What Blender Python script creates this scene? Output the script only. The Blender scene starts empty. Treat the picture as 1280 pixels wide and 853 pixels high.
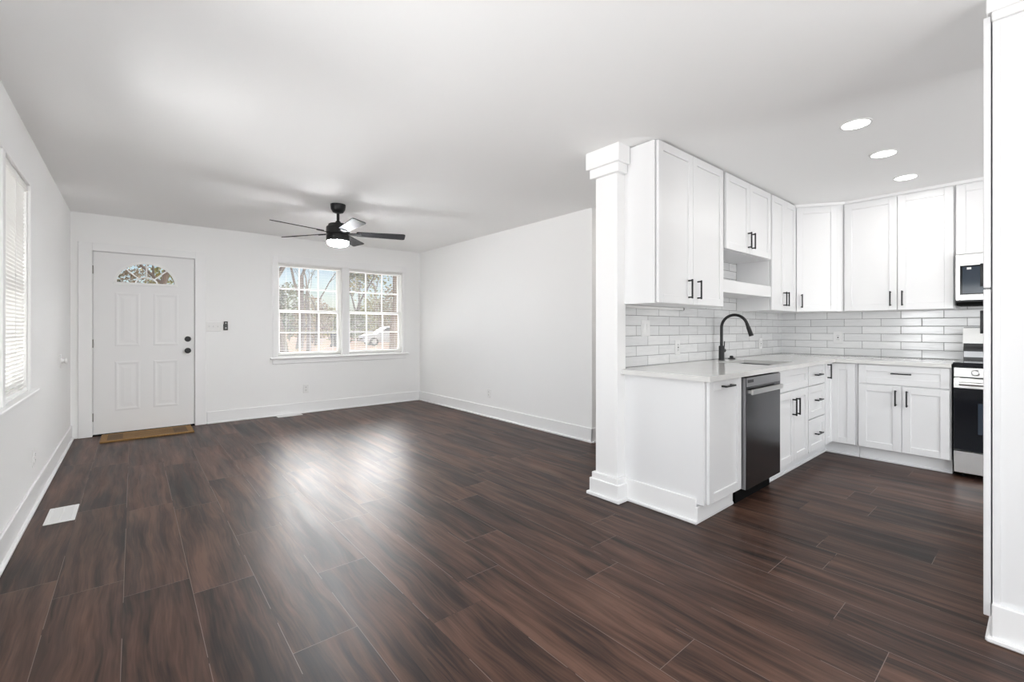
import bpy, bmesh, math, random
from mathutils import Vector, Matrix
random.seed(7)
S = bpy.context.scene
COL = S.collection
PI = math.pi

# ------------------------------------------------------------------ camera
F_PX, HORIZON, YAW, EYE = 562.9, 410.7, 0.6994, 1.1865
cam_d = bpy.data.cameras.new('camera')
cam_d.sensor_width = 36.0
cam_d.lens = F_PX / 1280 * 36
cam_d.shift_y = (HORIZON - 426.5) / 1280
cam_d.clip_end = 400
cam = bpy.data.objects.new('camera', cam_d)
COL.objects.link(cam)
cam.location = (0, 0, EYE)
cam.rotation_euler = (PI / 2, 0, -YAW)
S.camera = cam

# ------------------------------------------------------------------ view, world, sun, fill lamps
S.view_settings.view_transform = 'Standard'
S.view_settings.look = 'None'
S.view_settings.gamma = 1
S.view_settings.exposure = 0.30
S.view_settings.use_curve_mapping = False
S.cycles.use_denoising = True
S.cycles.max_bounces = 14
S.cycles.diffuse_bounces = 8
S.cycles.glossy_bounces = 5
S.cycles.transparent_max_bounces = 12
S.cycles.sample_clamp_indirect = 6

W = bpy.data.worlds.new('world')
S.world = W
W.use_nodes = True
wn = W.node_tree
bg = wn.nodes['Background']
sky = wn.nodes.new('ShaderNodeTexSky')
sky.sky_type = 'NISHITA'
sky.sun_disc = False
sky.sun_elevation = math.radians(42)
sky.sun_rotation = math.radians(150)
sky.dust_density = 2.0
# bright glow added to the sky above view, for the floor's window sheen
GLOW_EL, GLOW_AZ, SKY_GLOW = math.radians(25), math.radians(17), 34.0
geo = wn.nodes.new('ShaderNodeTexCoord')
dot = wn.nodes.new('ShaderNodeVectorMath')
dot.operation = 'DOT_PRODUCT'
dot.inputs[1].default_value = (math.cos(GLOW_EL) * math.sin(GLOW_AZ), math.cos(GLOW_EL) * math.cos(GLOW_AZ), math.sin(GLOW_EL))
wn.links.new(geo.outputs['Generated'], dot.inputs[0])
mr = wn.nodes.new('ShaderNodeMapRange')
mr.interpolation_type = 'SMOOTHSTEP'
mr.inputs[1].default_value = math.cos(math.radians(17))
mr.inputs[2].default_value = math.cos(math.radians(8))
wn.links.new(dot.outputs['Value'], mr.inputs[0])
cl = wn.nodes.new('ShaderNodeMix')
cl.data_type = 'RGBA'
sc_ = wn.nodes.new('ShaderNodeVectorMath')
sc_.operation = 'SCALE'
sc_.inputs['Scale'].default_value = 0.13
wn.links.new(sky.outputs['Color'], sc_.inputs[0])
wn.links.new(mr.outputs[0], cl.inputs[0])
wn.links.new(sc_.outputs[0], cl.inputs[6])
cl.inputs[7].default_value = (SKY_GLOW, SKY_GLOW, SKY_GLOW, 1)
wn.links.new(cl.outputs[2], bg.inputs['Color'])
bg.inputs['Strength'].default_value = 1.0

sun_d = bpy.data.lights.new('sun', 'SUN')
sun_d.energy = 1.8
sun_d.angle = 0.01
sun_d.color = (1, .95, .87)
sun = bpy.data.objects.new('sun', sun_d)
COL.objects.link(sun)
sun.rotation_euler = Vector((-0.90, -0.06, -0.80)).to_track_quat('-Z', 'Y').to_euler()


def area_light(name, loc, direction, sx, sy, power, color=(1, 1, 1), shape='RECTANGLE'):
    d = bpy.data.lights.new(name, 'AREA')
    d.shape = shape
    d.size = sx
    d.size_y = sy
    d.energy = power
    d.color = color
    o = bpy.data.objects.new(name, d)
    COL.objects.link(o)
    o.location = loc
    o.rotation_euler = Vector(direction).to_track_quat('-Z', 'Y').to_euler()
    return o

# POWERS: lamps and added fill lights, in watts
P_SOUTH, P_SOUTH2, P_LEFT, P_BARE, P_BLIND, P_GROUND_FILL, P_CAN, L_FAN = 56, 64, 31, 200, 8, 250, 2.4, 195
# fill lamps in two openings added behind the camera to light the room
area_light('daylight_fill', (0.75, -3.02, 1.25), (0, 1, 0.10), 1.7, 1.7, P_SOUTH, (.97, .99, 1))
area_light('daylight_fill', (3.2, -3.02, 1.25), (0.1, 1, 0.10), 1.7, 1.7, P_SOUTH2, (.97, .99, 1))
# another fill lamp at the unseen window added to the left wall
area_light('daylight_fill', (-.68, 1.15, 1.40), (1, .25, .45), 1.5, 1.2, P_LEFT, (.97, .99, 1))
# daylight on the outside of the closed blinds
area_light('daylight_fill', (-.95, 3.80, 1.45), (1, 0, 0), .85, 1.3, P_BLIND, (1, .995, .98))
# fill lamp added outside the left window's unseen half, left without a blind
area_light('daylight_fill', (-2.0, 2.75, .75), (1, .35, .35), 2.6, 2.2, P_BARE, (.97, .99, 1))
# added fill lamp below the far window sill, standing for ground bounce
area_light('daylight_fill', (2.4, 8.6, .30), (0, -.75, .66), 3.2, 1.0, P_GROUND_FILL, (.97, .99, 1))

# ------------------------------------------------------------------ materials
def mat(name, color, rough=0.5, metal=0.0, bump=0.0, bscale=40, vary=0.0, emit=None, spec=0.5, coat=0.0):
    m = bpy.data.materials.new(name)
    m.use_nodes = True
    nt = m.node_tree
    b = nt.nodes['Principled BSDF']
    b.inputs['Base Color'].default_value = (*color, 1)
    b.inputs['Roughness'].default_value = rough
    b.inputs['Metallic'].default_value = metal
    b.inputs['Specular IOR Level'].default_value = spec
    b.inputs['Coat Weight'].default_value = coat
    if emit:
        b.inputs['Emission Color'].default_value = (*emit[0], 1)
        b.inputs['Emission Strength'].default_value = emit[1]
    tc = nt.nodes.new('ShaderNodeTexCoord')
    nz = nt.nodes.new('ShaderNodeTexNoise')
    nz.inputs['Scale'].default_value = bscale
    nz.inputs['Detail'].default_value = 3
    nt.links.new(tc.outputs['Object'], nz.inputs['Vector'])
    if vary > 0:
        mx = nt.nodes.new('ShaderNodeMix')
        mx.data_type = 'RGBA'
        mx.inputs[6].default_value = (*[c * (1 - vary) for c in color], 1)
        mx.inputs[7].default_value = (*[min(1, c * (1 + vary)) for c in color], 1)
        nt.links.new(nz.outputs['Fac'], mx.inputs[0])
        nt.links.new(mx.outputs[2], b.inputs['Base Color'])
    if bump > 0:
        bp = nt.nodes.new('ShaderNodeBump')
        bp.inputs['Strength'].default_value = bump
        bp.inputs['Distance'].default_value = 0.002
        nt.links.new(nz.outputs['Fac'], bp.inputs['Height'])
        nt.links.new(bp.outputs['Normal'], b.inputs['Normal'])
    return m


class NT:
    """small helper to write node maths"""
    def __init__(s, m):
        s.nt = m.node_tree
    def n(s, t, **kw):
        x = s.nt.nodes.new(t)
        for k, v in kw.items():
            setattr(x, k, v)
        return x
    def put(s, sock, v):
        if isinstance(v, bpy.types.NodeSocket):
            s.nt.links.new(v, sock)
        else:
            sock.default_value = v
    def m(s, op, a, b=0.0, c=0.0):
        x = s.n('ShaderNodeMath', operation=op)
        s.put(x.inputs[0], a); s.put(x.inputs[1], b); s.put(x.inputs[2], c)
        return x.outputs[0]
    def mix(s, f, a, b, blend='MIX'):
        x = s.n('ShaderNodeMix', data_type='RGBA', blend_type=blend)
        s.put(x.inputs[0], f); s.put(x.inputs[6], a); s.put(x.inputs[7], b)
        return x.outputs[2]
    def ramp(s, f, stops, interp='LINEAR'):
        x = s.n('ShaderNodeValToRGB')
        x.color_ramp.interpolation = interp
        e = x.color_ramp.elements
        while len(e) < len(stops):
            e.new(1.0)
        for i, (p, c) in enumerate(stops):
            e[i].position = p
            e[i].color = c if len(c) == 4 else (*c, 1)
        s.put(x.inputs[0], f)
        return x.outputs[0]
    def noise(s, vec, scale, detail=3, rough=.5, dist=0.0, dim='3D'):
        x = s.n('ShaderNodeTexNoise', noise_dimensions=dim)
        s.put(x.inputs['Vector'], vec)
        x.inputs['Scale'].default_value = scale
        x.inputs['Detail'].default_value = detail
        x.inputs['Roughness'].default_value = rough
        x.inputs['Distortion'].default_value = dist
        return x.outputs['Fac']
    def vec(s, x, y, z=0.0):
        c = s.n('ShaderNodeCombineXYZ')
        s.put(c.inputs[0], x); s.put(c.inputs[1], y); s.put(c.inputs[2], z)
        return c.outputs[0]
    def white(s, vec):
        w = s.n('ShaderNodeTexWhiteNoise', noise_dimensions='3D')
        s.put(w.inputs['Vector'], vec)
        return w.outputs['Value']


def floor_material():
    m = bpy.data.materials.new('dark_walnut_plank')
    m.use_nodes = True
    t = NT(m)
    b = m.node_tree.nodes['Principled BSDF']
    g = t.n('ShaderNodeTexCoord')
    sp = t.n('ShaderNodeSeparateXYZ')
    t.put(sp.inputs[0], g.outputs['Object'])
    x, y = sp.outputs[0], sp.outputs[1]
    PW, PL, X0 = 0.239, 1.216, -0.033
    rx = t.m('DIVIDE', t.m('SUBTRACT', x, X0), PW)
    row = t.m('FLOOR', rx)
    fx = t.m('SUBTRACT', rx, row)
    known = {-2: 3.0, -1: 2.802, 0: 2.622, 1: 2.455, 2: 1.769, 3: 2.275, 4: 1.588, 5: 1.772, 6: .867, 7: 1.402,
             8: .373, 9: .562, 10: .872, 11: .713, 12: .808, 13: .374, 14: 1.05, 15: .731}
    offs = []
    rr = random.Random(3)
    for k in range(-3, 27):
        v = known.get(k, rr.uniform(0, PL))
        offs.append((v % PL) / PL)
    stops = []
    for i, o in enumerate(offs):
        stops.append((i / 32.0, (o, o, o)))
    fac = t.m('DIVIDE', t.m('ADD', row, 3.5), 32.0)
    off = t.ramp(fac, stops, 'CONSTANT')
    ry = t.m('SUBTRACT', t.m('DIVIDE', y, PL), off)
    pl = t.m('FLOOR', ry)
    fy = t.m('SUBTRACT', ry, pl)
    pid = t.vec(row, pl, 1.7)
    r1 = t.white(pid)
    r2 = t.white(t.vec(row, pl, 9.3))
    # grain coordinates: stretched along the plank, shifted per plank
    gx = t.m('ADD', x, t.m('MULTIPLY', r1, 31.0))
    gy = t.m('ADD', y, t.m('MULTIPLY', r2, 17.0))
    wob = t.noise(t.vec(t.m('MULTIPLY', gx, 5.0), t.m('MULTIPLY', gy, 1.7), 3.0), 1.0, 2, .5)
    gxw = t.m('ADD', gx, t.m('MULTIPLY', t.m('SUBTRACT', wob, .5), .075))
    v1 = t.vec(t.m('MULTIPLY', gxw, 7.5), t.m('MULTIPLY', gy, 1.0))
    v2 = t.vec(t.m('MULTIPLY', gxw, 26.0), t.m('MULTIPLY', gy, 1.3))
    v3 = t.vec(t.m('MULTIPLY', gxw, 120.0), t.m('MULTIPLY', gy, 5.0))
    n1 = t.noise(v1, 1.0, 4, .55, .5)
    n2 = t.noise(v2, 1.0, 4, .55, .5)
    n3 = t.noise(v3, 1.0, 2, .5)
    big = t.noise(t.vec(t.m('MULTIPLY', gx, 3.0), t.m('MULTIPLY', gy, 1.4), 8.0), 1.0, 2, .5)
    ca = t.m('ADD', t.m('MULTIPLY', n1, .38), t.m('MULTIPLY', n2, .36))
    ca = t.m('ADD', ca, t.m('MULTIPLY', big, .14))
    ca = t.m('ADD', ca, t.m('MULTIPLY', n3, .16))
    ca = t.m('ADD', ca, t.m('MULTIPLY', t.m('SUBTRACT', r1, .5), .07))
    c = t.ramp(ca, [(0.40, (.008, .005, .0045)), (.46, (.024, .0125, .0098)), (.51, (.048, .0245, .0175)),
                    (.56, (.076, .039, .027)), (.64, (.125, .066, .046))])
    # long pale streaks of colour along some boards
    st = t.noise(t.vec(t.m('MULTIPLY', gx, 14.0), t.m('MULTIPLY', gy, .5), 4.0), 1.0, 2, .5)
    c = t.mix(t.m('MULTIPLY', t.m('GREATER_THAN', st, .62), .25), c, (.13, .068, .047, 1))
    # knots
    kn = t.n('ShaderNodeTexVoronoi')
    t.put(kn.inputs['Vector'], t.vec(t.m('MULTIPLY', gx, 3.3), t.m('MULTIPLY', gy, 1.2)))
    kn.inputs['Scale'].default_value = 1.0
    c = t.mix(t.m('MULTIPLY', t.m('SUBTRACT', 1.0, t.m('MINIMUM', t.m('MULTIPLY', kn.outputs['Distance'], 9.0), 1.0)), .75),
              c, (.014, .009, .008, 1))
    # seams; bevel glints are put into the colour as pale stretches
    ex = t.m('MULTIPLY', t.m('MINIMUM', fx, t.m('SUBTRACT', 1.0, fx)), PW)
    ey = t.m('MULTIPLY', t.m('MINIMUM', fy, t.m('SUBTRACT', 1.0, fy)), PL)
    e = t.m('MINIMUM', ex, ey)
    seam = t.m('LESS_THAN', e, .0011)
    seam_glint = t.noise(g.outputs['Object'], 2.3, 2)
    sc = t.mix(t.m('GREATER_THAN', seam_glint, .44), (.022, .013, .011, 1), (.21, .165, .145, 1))
    c = t.mix(t.m('MULTIPLY', seam, .8), c, sc)
    t.put(b.inputs['Base Color'], c)
    t.put(b.inputs['Roughness'], t.m('ADD', .30, t.m('MULTIPLY', t.noise(v2, .7, 3), .20)))
    b.inputs['Specular IOR Level'].default_value = .23
    bp = t.n('ShaderNodeBump')
    bp.inputs['Strength'].default_value = .25
    bp.inputs['Distance'].default_value = .001
    t.put(bp.inputs['Height'], t.m('SUBTRACT', t.m('MULTIPLY', n2, .5), t.m('MULTIPLY', seam, 1.2)))
    t.put(b.inputs['Normal'], bp.outputs['Normal'])
    return m


def tile_material(axis, phase):
    """long hand-made subway tile, running bond; axis = the wall's horizontal axis"""
    m = bpy.data.materials.new('glazed_subway_tile')
    m.use_nodes = True
    t = NT(m)
    b = m.node_tree.nodes['Principled BSDF']
    g = t.n('ShaderNodeTexCoord')
    sp = t.n('ShaderNodeSeparateXYZ')
    t.put(sp.inputs[0], g.outputs['Object'])
    x, z = sp.outputs[axis], sp.outputs[2]
    TL, TH, Z0 = .303, .0755, .905
    rz = t.m('DIVIDE', t.m('SUBTRACT', z, Z0), TH)
    row = t.m('FLOOR', rz)
    fz = t.m('SUBTRACT', rz, row)
    odd = t.m('FLOORED_MODULO', row, 2.0)
    rx = t.m('ADD', t.m('DIVIDE', t.m('SUBTRACT', x, phase), TL), t.m('MULTIPLY', odd, .5))
    cl = t.m('FLOOR', rx)
    fx = t.m('SUBTRACT', rx, cl)
    ex = t.m('MULTIPLY', t.m('MINIMUM', fx, t.m('SUBTRACT', 1.0, fx)), TL)
    ez = t.m('MULTIPLY', t.m('MINIMUM', fz, t.m('SUBTRACT', 1.0, fz)), TH)
    e = t.m('MINIMUM', ex, ez)
    grout = t.m('LESS_THAN', e, .0016)
    rnd = t.white(t.vec(row, cl, 2.0))
    rnd2 = t.white(t.vec(row, cl, 7.0))
    sv = t.vec(t.m('ADD', t.m('MULTIPLY', x, 5.0), t.m('MULTIPLY', rnd, 20.0)), t.m('MULTIPLY', z, 30.0), t.m('MULTIPLY', rnd2, 9.0))
    cloud = t.noise(sv, 1.0, 3, .55, 1.2)
    tone = t.m('ADD', t.m('MULTIPLY', rnd, .45), t.m('MULTIPLY', cloud, .75))
    c = t.ramp(tone, [(0.2, (.60, .605, .61)), (.6, (.68, .685, .69)), (1.0, (.78, .78, .78))])
    c = t.mix(grout, c, (.11, .11, .11, 1))
    t.put(b.inputs['Base Color'], c)
    t.put(b.inputs['Roughness'], t.m('ADD', .13, t.m('MULTIPLY', grout, .6)))
    bp = t.n('ShaderNodeBump')
    bp.inputs['Strength'].default_value = .6
    bp.inputs['Distance'].default_value = .004
    wob = t.noise(sv, .8, 2, .5, .5)
    edge = t.m('MINIMUM', t.m('MULTIPLY', e, 160.0), 1.0)
    t.put(bp.inputs['Height'], t.m('ADD', t.m('MULTIPLY', wob, .7), t.m('MULTIPLY', edge, .35)))
    t.put(b.inputs['Normal'], bp.outputs['Normal'])
    return m


def mat_pattern(name):
    """coir door mat: golden border and woven brown blocks"""
    m = bpy.data.materials.new(name)
    m.use_nodes = True
    t = NT(m)
    b = m.node_tree.nodes['Principled BSDF']
    g = t.n('ShaderNodeTexCoord')
    sp = t.n('ShaderNodeSeparateXYZ')
    t.put(sp.inputs[0], g.outputs['Object'])
    x, y = sp.outputs[0], sp.outputs[1]
    ax = t.m('ABSOLUTE', x)
    ay = t.m('ABSOLUTE', y)
    inner = t.m('MULTIPLY', t.m('LESS_THAN', ax, .345), t.m('LESS_THAN', ay, .165))
    blocks = t.m('MULTIPLY', inner, t.m('GREATER_THAN', ax, .22))
    lines = t.m('MULTIPLY', inner, t.m('GREATER_THAN', t.m('SINE', t.m('MULTIPLY', y, 75.0)), .1))
    nz = t.noise(t.vec(t.m('MULTIPLY', x, 1.0), t.m('MULTIPLY', y, 1.0)), 130.0, 3, .7)
    c = t.ramp(nz, [(.3, (.19, .10, .035)), (.7, (.36, .21, .075))])
    c = t.mix(t.m('MULTIPLY', lines, .55), c, (.095, .06, .035, 1))
    c = t.mix(t.m('MULTIPLY', blocks, .55), c, (.08, .052, .035, 1))
    t.put(b.inputs['Base Color'], c)
    b.inputs['Roughness'].default_value = .95
    bp = t.n('ShaderNodeBump')
    bp.inputs['Strength'].default_value = .8
    bp.inputs['Distance'].default_value = .004
    t.put(bp.inputs['Height'], nz)
    t.put(b.inputs['Normal'], bp.outputs['Normal'])
    return m


def glass_material(name, tint=(1, 1, 1), refl=.06):
    m = bpy.data.materials.new(name)
    m.use_nodes = True
    nt = m.node_tree
    nt.nodes.remove(nt.nodes['Principled BSDF'])
    tr = nt.nodes.new('ShaderNodeBsdfTransparent')
    tr.inputs['Color'].default_value = (*tint, 1)
    gl = nt.nodes.new('ShaderNodeBsdfGlossy')
    gl.inputs['Roughness'].default_value = .02
    fr = nt.nodes.new('ShaderNodeFresnel')
    fr.inputs['IOR'].default_value = 1.45
    mx = nt.nodes.new('ShaderNodeMixShader')
    nt.links.new(fr.outputs[0], mx.inputs[0])
    nt.links.new(tr.outputs[0], mx.inputs[1])
    nt.links.new(gl.outputs[0], mx.inputs[2])
    nt.links.new(mx.outputs[0], nt.nodes['Material Output'].inputs['Surface'])
    return m


def slat_material():
    m = bpy.data.materials.new('white_blind_slat')
    m.use_nodes = True
    nt = m.node_tree
    b = nt.nodes['Principled BSDF']
    b.inputs['Base Color'].default_value = (.90, .895, .88, 1)
    b.inputs['Roughness'].default_value = .5
    tl = nt.nodes.new('ShaderNodeBsdfTranslucent')
    tl.inputs['Color'].default_value = (.95, .94, .91, 1)
    mx = nt.nodes.new('ShaderNodeMixShader')
    mx.inputs[0].default_value = .16
    nt.links.new(b.outputs[0], mx.inputs[1])
    nt.links.new(tl.outputs[0], mx.inputs[2])
    nt.links.new(mx.outputs[0], nt.nodes['Material Output'].inputs['Surface'])
    return m


def ground_material():
    m = bpy.data.materials.new('leaf_littered_yard')
    m.use_nodes = True
    t = NT(m)
    b = m.node_tree.nodes['Principled BSDF']
    g = t.n('ShaderNodeTexCoord')
    n1 = t.noise(g.outputs['Object'], .25, 5, .6)
    n2 = t.noise(g.outputs['Object'], 6.0, 4, .7)
    c = t.ramp(n2, [(.3, (.20, .09, .045)), (.5, (.36, .19, .105)), (.7, (.46, .30, .19))])
    c2 = t.ramp(n2, [(.3, (.13, .12, .045)), (.7, (.28, .24, .12))])
    c = t.mix(t.m('MULTIPLY', t.m('GREATER_THAN', n1, .56), .6), c, c2)
    t.put(b.inputs['Base Color'], c)
    b.inputs['Roughness'].default_value = 1
    return m


def foliage_material(name, a, bcol):
    m = bpy.data.materials.new(name)
    m.use_nodes = True
    t = NT(m)
    b = m.node_tree.nodes['Principled BSDF']
    g = t.n('ShaderNodeTexCoord')
    n = t.noise(g.outputs['Object'], 1.3, 4, .7)
    t.put(b.inputs['Base Color'], t.ramp(n, [(.35, a), (.65, bcol)]))
    b.inputs['Roughness'].default_value = .8
    return m


M = dict(
    wall=mat('wall_paint', (.90, .90, .895), .75, bump=.15, bscale=180),
    ceil=mat('ceiling_paint', (.93, .93, .925), .9, bump=.15, bscale=120),
    trim=mat('white_trim_paint', (.88, .88, .88), .4, bump=.05, bscale=60),
    cab=mat('white_cabinet_lacquer', (.80, .803, .81), .33, bump=.03, bscale=30),
    inside=mat('cabinet_interior', (.80, .80, .79), .5, bump=.03),
    door=mat('front_door_paint', (.84, .84, .84), .45, bump=.12, bscale=90),
    quartz=mat('pale_quartz', (.72, .715, .70), .10, vary=.05, bscale=9),
    black=mat('matte_black_metal', (.012, .012, .013), .38, .3, bump=.03),
    blackplastic=mat('black_plastic', (.014, .014, .015), .35, bump=.04),
    rubber=mat('black_rubber', (.004, .004, .004), .8, bump=.05, spec=.1),
    blade=mat('black_fan_blade', (.020, .020, .023), .6, spec=.15, vary=.1, bscale=12),
    steel=mat('brushed_stainless', (.72, .72, .71), .28, 1.0, bump=.06, bscale=120, vary=.04),
    sinksteel=mat('sink_steel', (.07, .07, .07), .5, .6, bump=.05, bscale=120),
    darksteel=mat('black_stainless', (.095, .095, .10), .20, .92, bump=.03, bscale=120, vary=.05),
    greysteel=mat('grey_steel_edge', (.36, .36, .37), .35, .9, bump=.03),
    nickel=mat('satin_nickel', (.30, .285, .265), .45, .8, bump=.03),
    glassblack=mat('black_oven_glass', (.005, .006, .009), .08, spec=.28),
    smoke=mat('smoky_microwave_glass', (.030, .042, .060), .08, spec=.4),
    plate=mat('white_plastic_plate', (.84, .84, .83), .35, bump=.02),
    tileplate=mat('grey_white_plate', (.72, .72, .72), .35, bump=.02),
    slot=mat('dark_slot', (.05, .05, .05), .6),
    blind=slat_material(),
    vinyl=mat('white_vinyl_sash', (.88, .88, .87), .4, bump=.02),
    glass=glass_material('window_glass'),
    floor=floor_material(),
    tile_x=tile_material(0, 3.003), tile_y=tile_material(1, 1.368),
    coir=mat_pattern('coir_door_mat'),
    led=mat('led_diffuser', (.9, .9, .9), .5, emit=((1, .98, .95), 9.0)),
    fanled=mat('fan_light_diffuser', (.9, .9, .9), .5, emit=((.96, .98, 1), L_FAN)),
    vent=mat('white_vent_enamel', (.85, .85, .84), .35, bump=.02),
    vent_back=mat('vent_damper_paint', (.42, .42, .42), .5, bump=.02),
    ground=ground_material(),
    bark=mat('grey_bark', (.17, .145, .12), .95, bump=.6, bscale=8, vary=.35),
    redbark=mat('brown_bark', (.24, .16, .11), .95, bump=.6, bscale=8, vary=.3),
    leaf_grey=foliage_material('grey_green_leaf', (.09, .105, .05), (.25, .27, .15)),
    leaf_yel=foliage_material('yellow_green_leaf', (.16, .17, .05), (.42, .38, .14)),
    leaf_dark=foliage_material('dark_evergreen_leaf', (.035, .045, .025), (.10, .12, .06)),
    leaf_tan=foliage_material('tan_dry_leaf', (.18, .14, .08), (.38, .30, .19)),
    carpaint=mat('white_car_paint', (.48, .49, .50), .25, coat=.2, bump=.01),
    carglass=mat('dark_car_glass', (.02, .022, .025), .05),
    carlamp=mat('clear_lamp', (.5, .5, .52), .15, bump=.02),
    tyre=mat('tyre_rubber', (.015, .015, .015), .8, bump=.1),
    bin=mat('dark_bin_plastic', (.03, .035, .045), .5, bump=.03),
)

# ------------------------------------------------------------------ mesh helpers
def BM():
    return bmesh.new()


def box(bm, x0, y0, z0, x1, y1, z1, bev=0.0, seg=1):
    x0, x1 = min(x0, x1), max(x0, x1)
    y0, y1 = min(y0, y1), max(y0, y1)
    z0, z1 = min(z0, z1), max(z0, z1)
    r = bmesh.ops.create_cube(bm, size=1)
    vs = r['verts']
    for v in vs:
        v.co = Vector((x0 + (v.co.x + .5) * (x1 - x0), y0 + (v.co.y + .5) * (y1 - y0), z0 + (v.co.z + .5) * (z1 - z0)))
    if bev > 0:
        bev = min(bev, .45 * min(x1 - x0, y1 - y0, z1 - z0))
        es = list({e for v in vs for e in v.link_edges})
        bmesh.ops.bevel(bm, geom=es, offset=bev, segments=seg, profile=.5, affect='EDGES')


def prism(bm, pts, axis, a, b):
    """extrude a 2D outline; axis 0: pts are (y,z); 1: (x,z); 2: (x,y)"""
    def P(p, t):
        return ((t, p[0], p[1]), (p[0], t, p[1]), (p[0], p[1], t))[axis]
    va = [bm.verts.new(P(p, a)) for p in pts]
    vb = [bm.verts.new(P(p, b)) for p in pts]
    n = len(pts)
    bm.faces.new(va)
    bm.faces.new(list(reversed(vb)))
    for i in range(n):
        bm.faces.new((va[i], vb[i], vb[(i + 1) % n], va[(i + 1) % n]))


def lathe(bm, prof, c=(0, 0, 0), seg=32, mtx=None):
    """prof: list of (r,z) from one end to the other"""
    rings = []
    for r, z in prof:
        if r < 1e-6:
            rings.append([bm.verts.new((0, 0, z))])
        else:
            rings.append([bm.verts.new((r * math.cos(2 * PI * i / seg), r * math.sin(2 * PI * i / seg), z)) for i in range(seg)])
    for a, b in zip(rings, rings[1:]):
        if len(a) == 1 and len(b) > 1:
            for i in range(seg):
                bm.faces.new((a[0], b[(i + 1) % seg], b[i]))
        elif len(b) == 1 and len(a) > 1:
            for i in range(seg):
                bm.faces.new((a[i], a[(i + 1) % seg], b[0]))
        elif len(a) > 1:
            for i in range(seg):
                bm.faces.new((a[i], a[(i + 1) % seg], b[(i + 1) % seg], b[i]))
    if len(rings[0]) > 1:
        bm.faces.new(list(reversed(rings[0])))
    if len(rings[-1]) > 1:
        bm.faces.new(rings[-1])
    vs = [v for r in rings for v in r]
    if mtx is not None:
        for v in vs:
            v.co = mtx @ v.co
    for v in vs:
        v.co += Vector(c)


def tube(bm, pts, rad, seg=12, cap=True):
    pts = [Vector(p) for p in pts]
    if not hasattr(rad, '__len__'):
        rad = [rad] * len(pts)
    rings = []
    up = None
    for i, p in enumerate(pts):
        d = (pts[min(i + 1, len(pts) - 1)] - pts[max(i - 1, 0)]).normalized()
        if up is None:
            up = Vector((0, 0, 1)) if abs(d.z) < .9 else Vector((1, 0, 0))
        sx = d.cross(up)
        if sx.length < 1e-4:
            sx = d.cross(Vector((0, 1, 0)))
        sx.normalize()
        up = sx.cross(d).normalized()
        rings.append([bm.verts.new(p + rad[i] * (math.cos(2 * PI * k / seg) * sx + math.sin(2 * PI * k / seg) * up)) for k in range(seg)])
    for a, b in zip(rings, rings[1:]):
        for k in range(seg):
            bm.faces.new((a[k], a[(k + 1) % seg], b[(k + 1) % seg], b[k]))
    if cap:
        bm.faces.new(list(reversed(rings[0])))
        bm.faces.new(rings[-1])


def tag(o, label=None, cat=None, group=None, kind=None):
    if label: o['label'] = label
    if cat: o['category'] = cat
    if group: o['group'] = group
    if kind: o['kind'] = kind
    return o


def obj(name, bm, m, parent=None, smooth=False, label=None):
    bmesh.ops.recalc_face_normals(bm, faces=bm.faces[:])
    me = bpy.data.meshes.new(name)
    bm.to_mesh(me)
    bm.free()
    if isinstance(m, str):
        m = M[m]
    me.materials.append(m)
    if smooth:
        me.shade_smooth()
        me.set_sharp_from_angle(angle=math.radians(40))
    o = bpy.data.objects.new(name, me)
    COL.objects.link(o)
    if parent:
        o.parent = parent
    if label:
        o['label'] = label
    return o


def empty(name, loc, rz=0, label=None, cat=None, group=None, kind=None):
    o = bpy.data.objects.new(name, None)
    o.empty_display_size = .1
    COL.objects.link(o)
    o.location = loc
    o.rotation_euler = (0, 0, rz)
    return tag(o, label, cat, group, kind)


def copy_tree(o, parent=None):
    c = o.copy()
    COL.objects.link(c)
    c.parent = parent
    for ch in list(o.children):
        copy_tree(ch, c)
    return c


def bx(name, m, parent, *a, bev=0.0, label=None, **k):
    bm = BM()
    box(bm, *a, bev=bev)
    return obj(name, bm, m, parent, label=label, **k)

# ------------------------------------------------------------------ room dimensions (metres)
XL, XR, YB, H = -0.513, 3.641, 6.713, 2.44
YE = 3.04                 # the right wall ends here
YS = 1.968                # tiled wall behind the sink run
XK = 5.70                 # tiled wall behind the range
YSOUTH = -3.05
T = .14
RXE = 5.86

def structure(name, boxes, m, label, cat, bev=0):
    bm = BM()
    for b_ in boxes:
        box(bm, *b_, bev=bev)
    return tag(obj(name, bm, m), label, cat, kind='structure')

structure('floor', [(XL - T, YSOUTH - T, -.10, RXE, YB + T, 0)], 'floor', 'dark walnut wide plank floor running through the living room and kitchen', 'floor')
structure('ceiling', [(XL - T, YSOUTH - T, H, RXE, YB + T, H + .16)], 'ceil', 'flat white painted ceiling above the living room and kitchen', 'ceiling')

# windows of the back wall
WZ0, WZ1 = .80, 2.085
WA = (1.495, 2.360)
WB = (2.460, 3.335)
DX0, DX1, DZ1 = -.345, .582, 2.04
structure('wall_back', [
    (XL - T, YB, 0, DX0, YB + T, H), (DX0, YB, DZ1, DX1, YB + T, H), (DX1, YB, 0, WA[0], YB + T, H),
    (WA[0], YB, 0, WB[1], YB + T, WZ0), (WA[0], YB, WZ1, WB[1], YB + T, H), (WA[1], YB, WZ0, WB[0], YB + T, WZ1),
    (WB[1], YB, 0, RXE, YB + T, H)], 'wall', 'white wall at the far end holding the front door and double window', 'wall')
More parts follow.
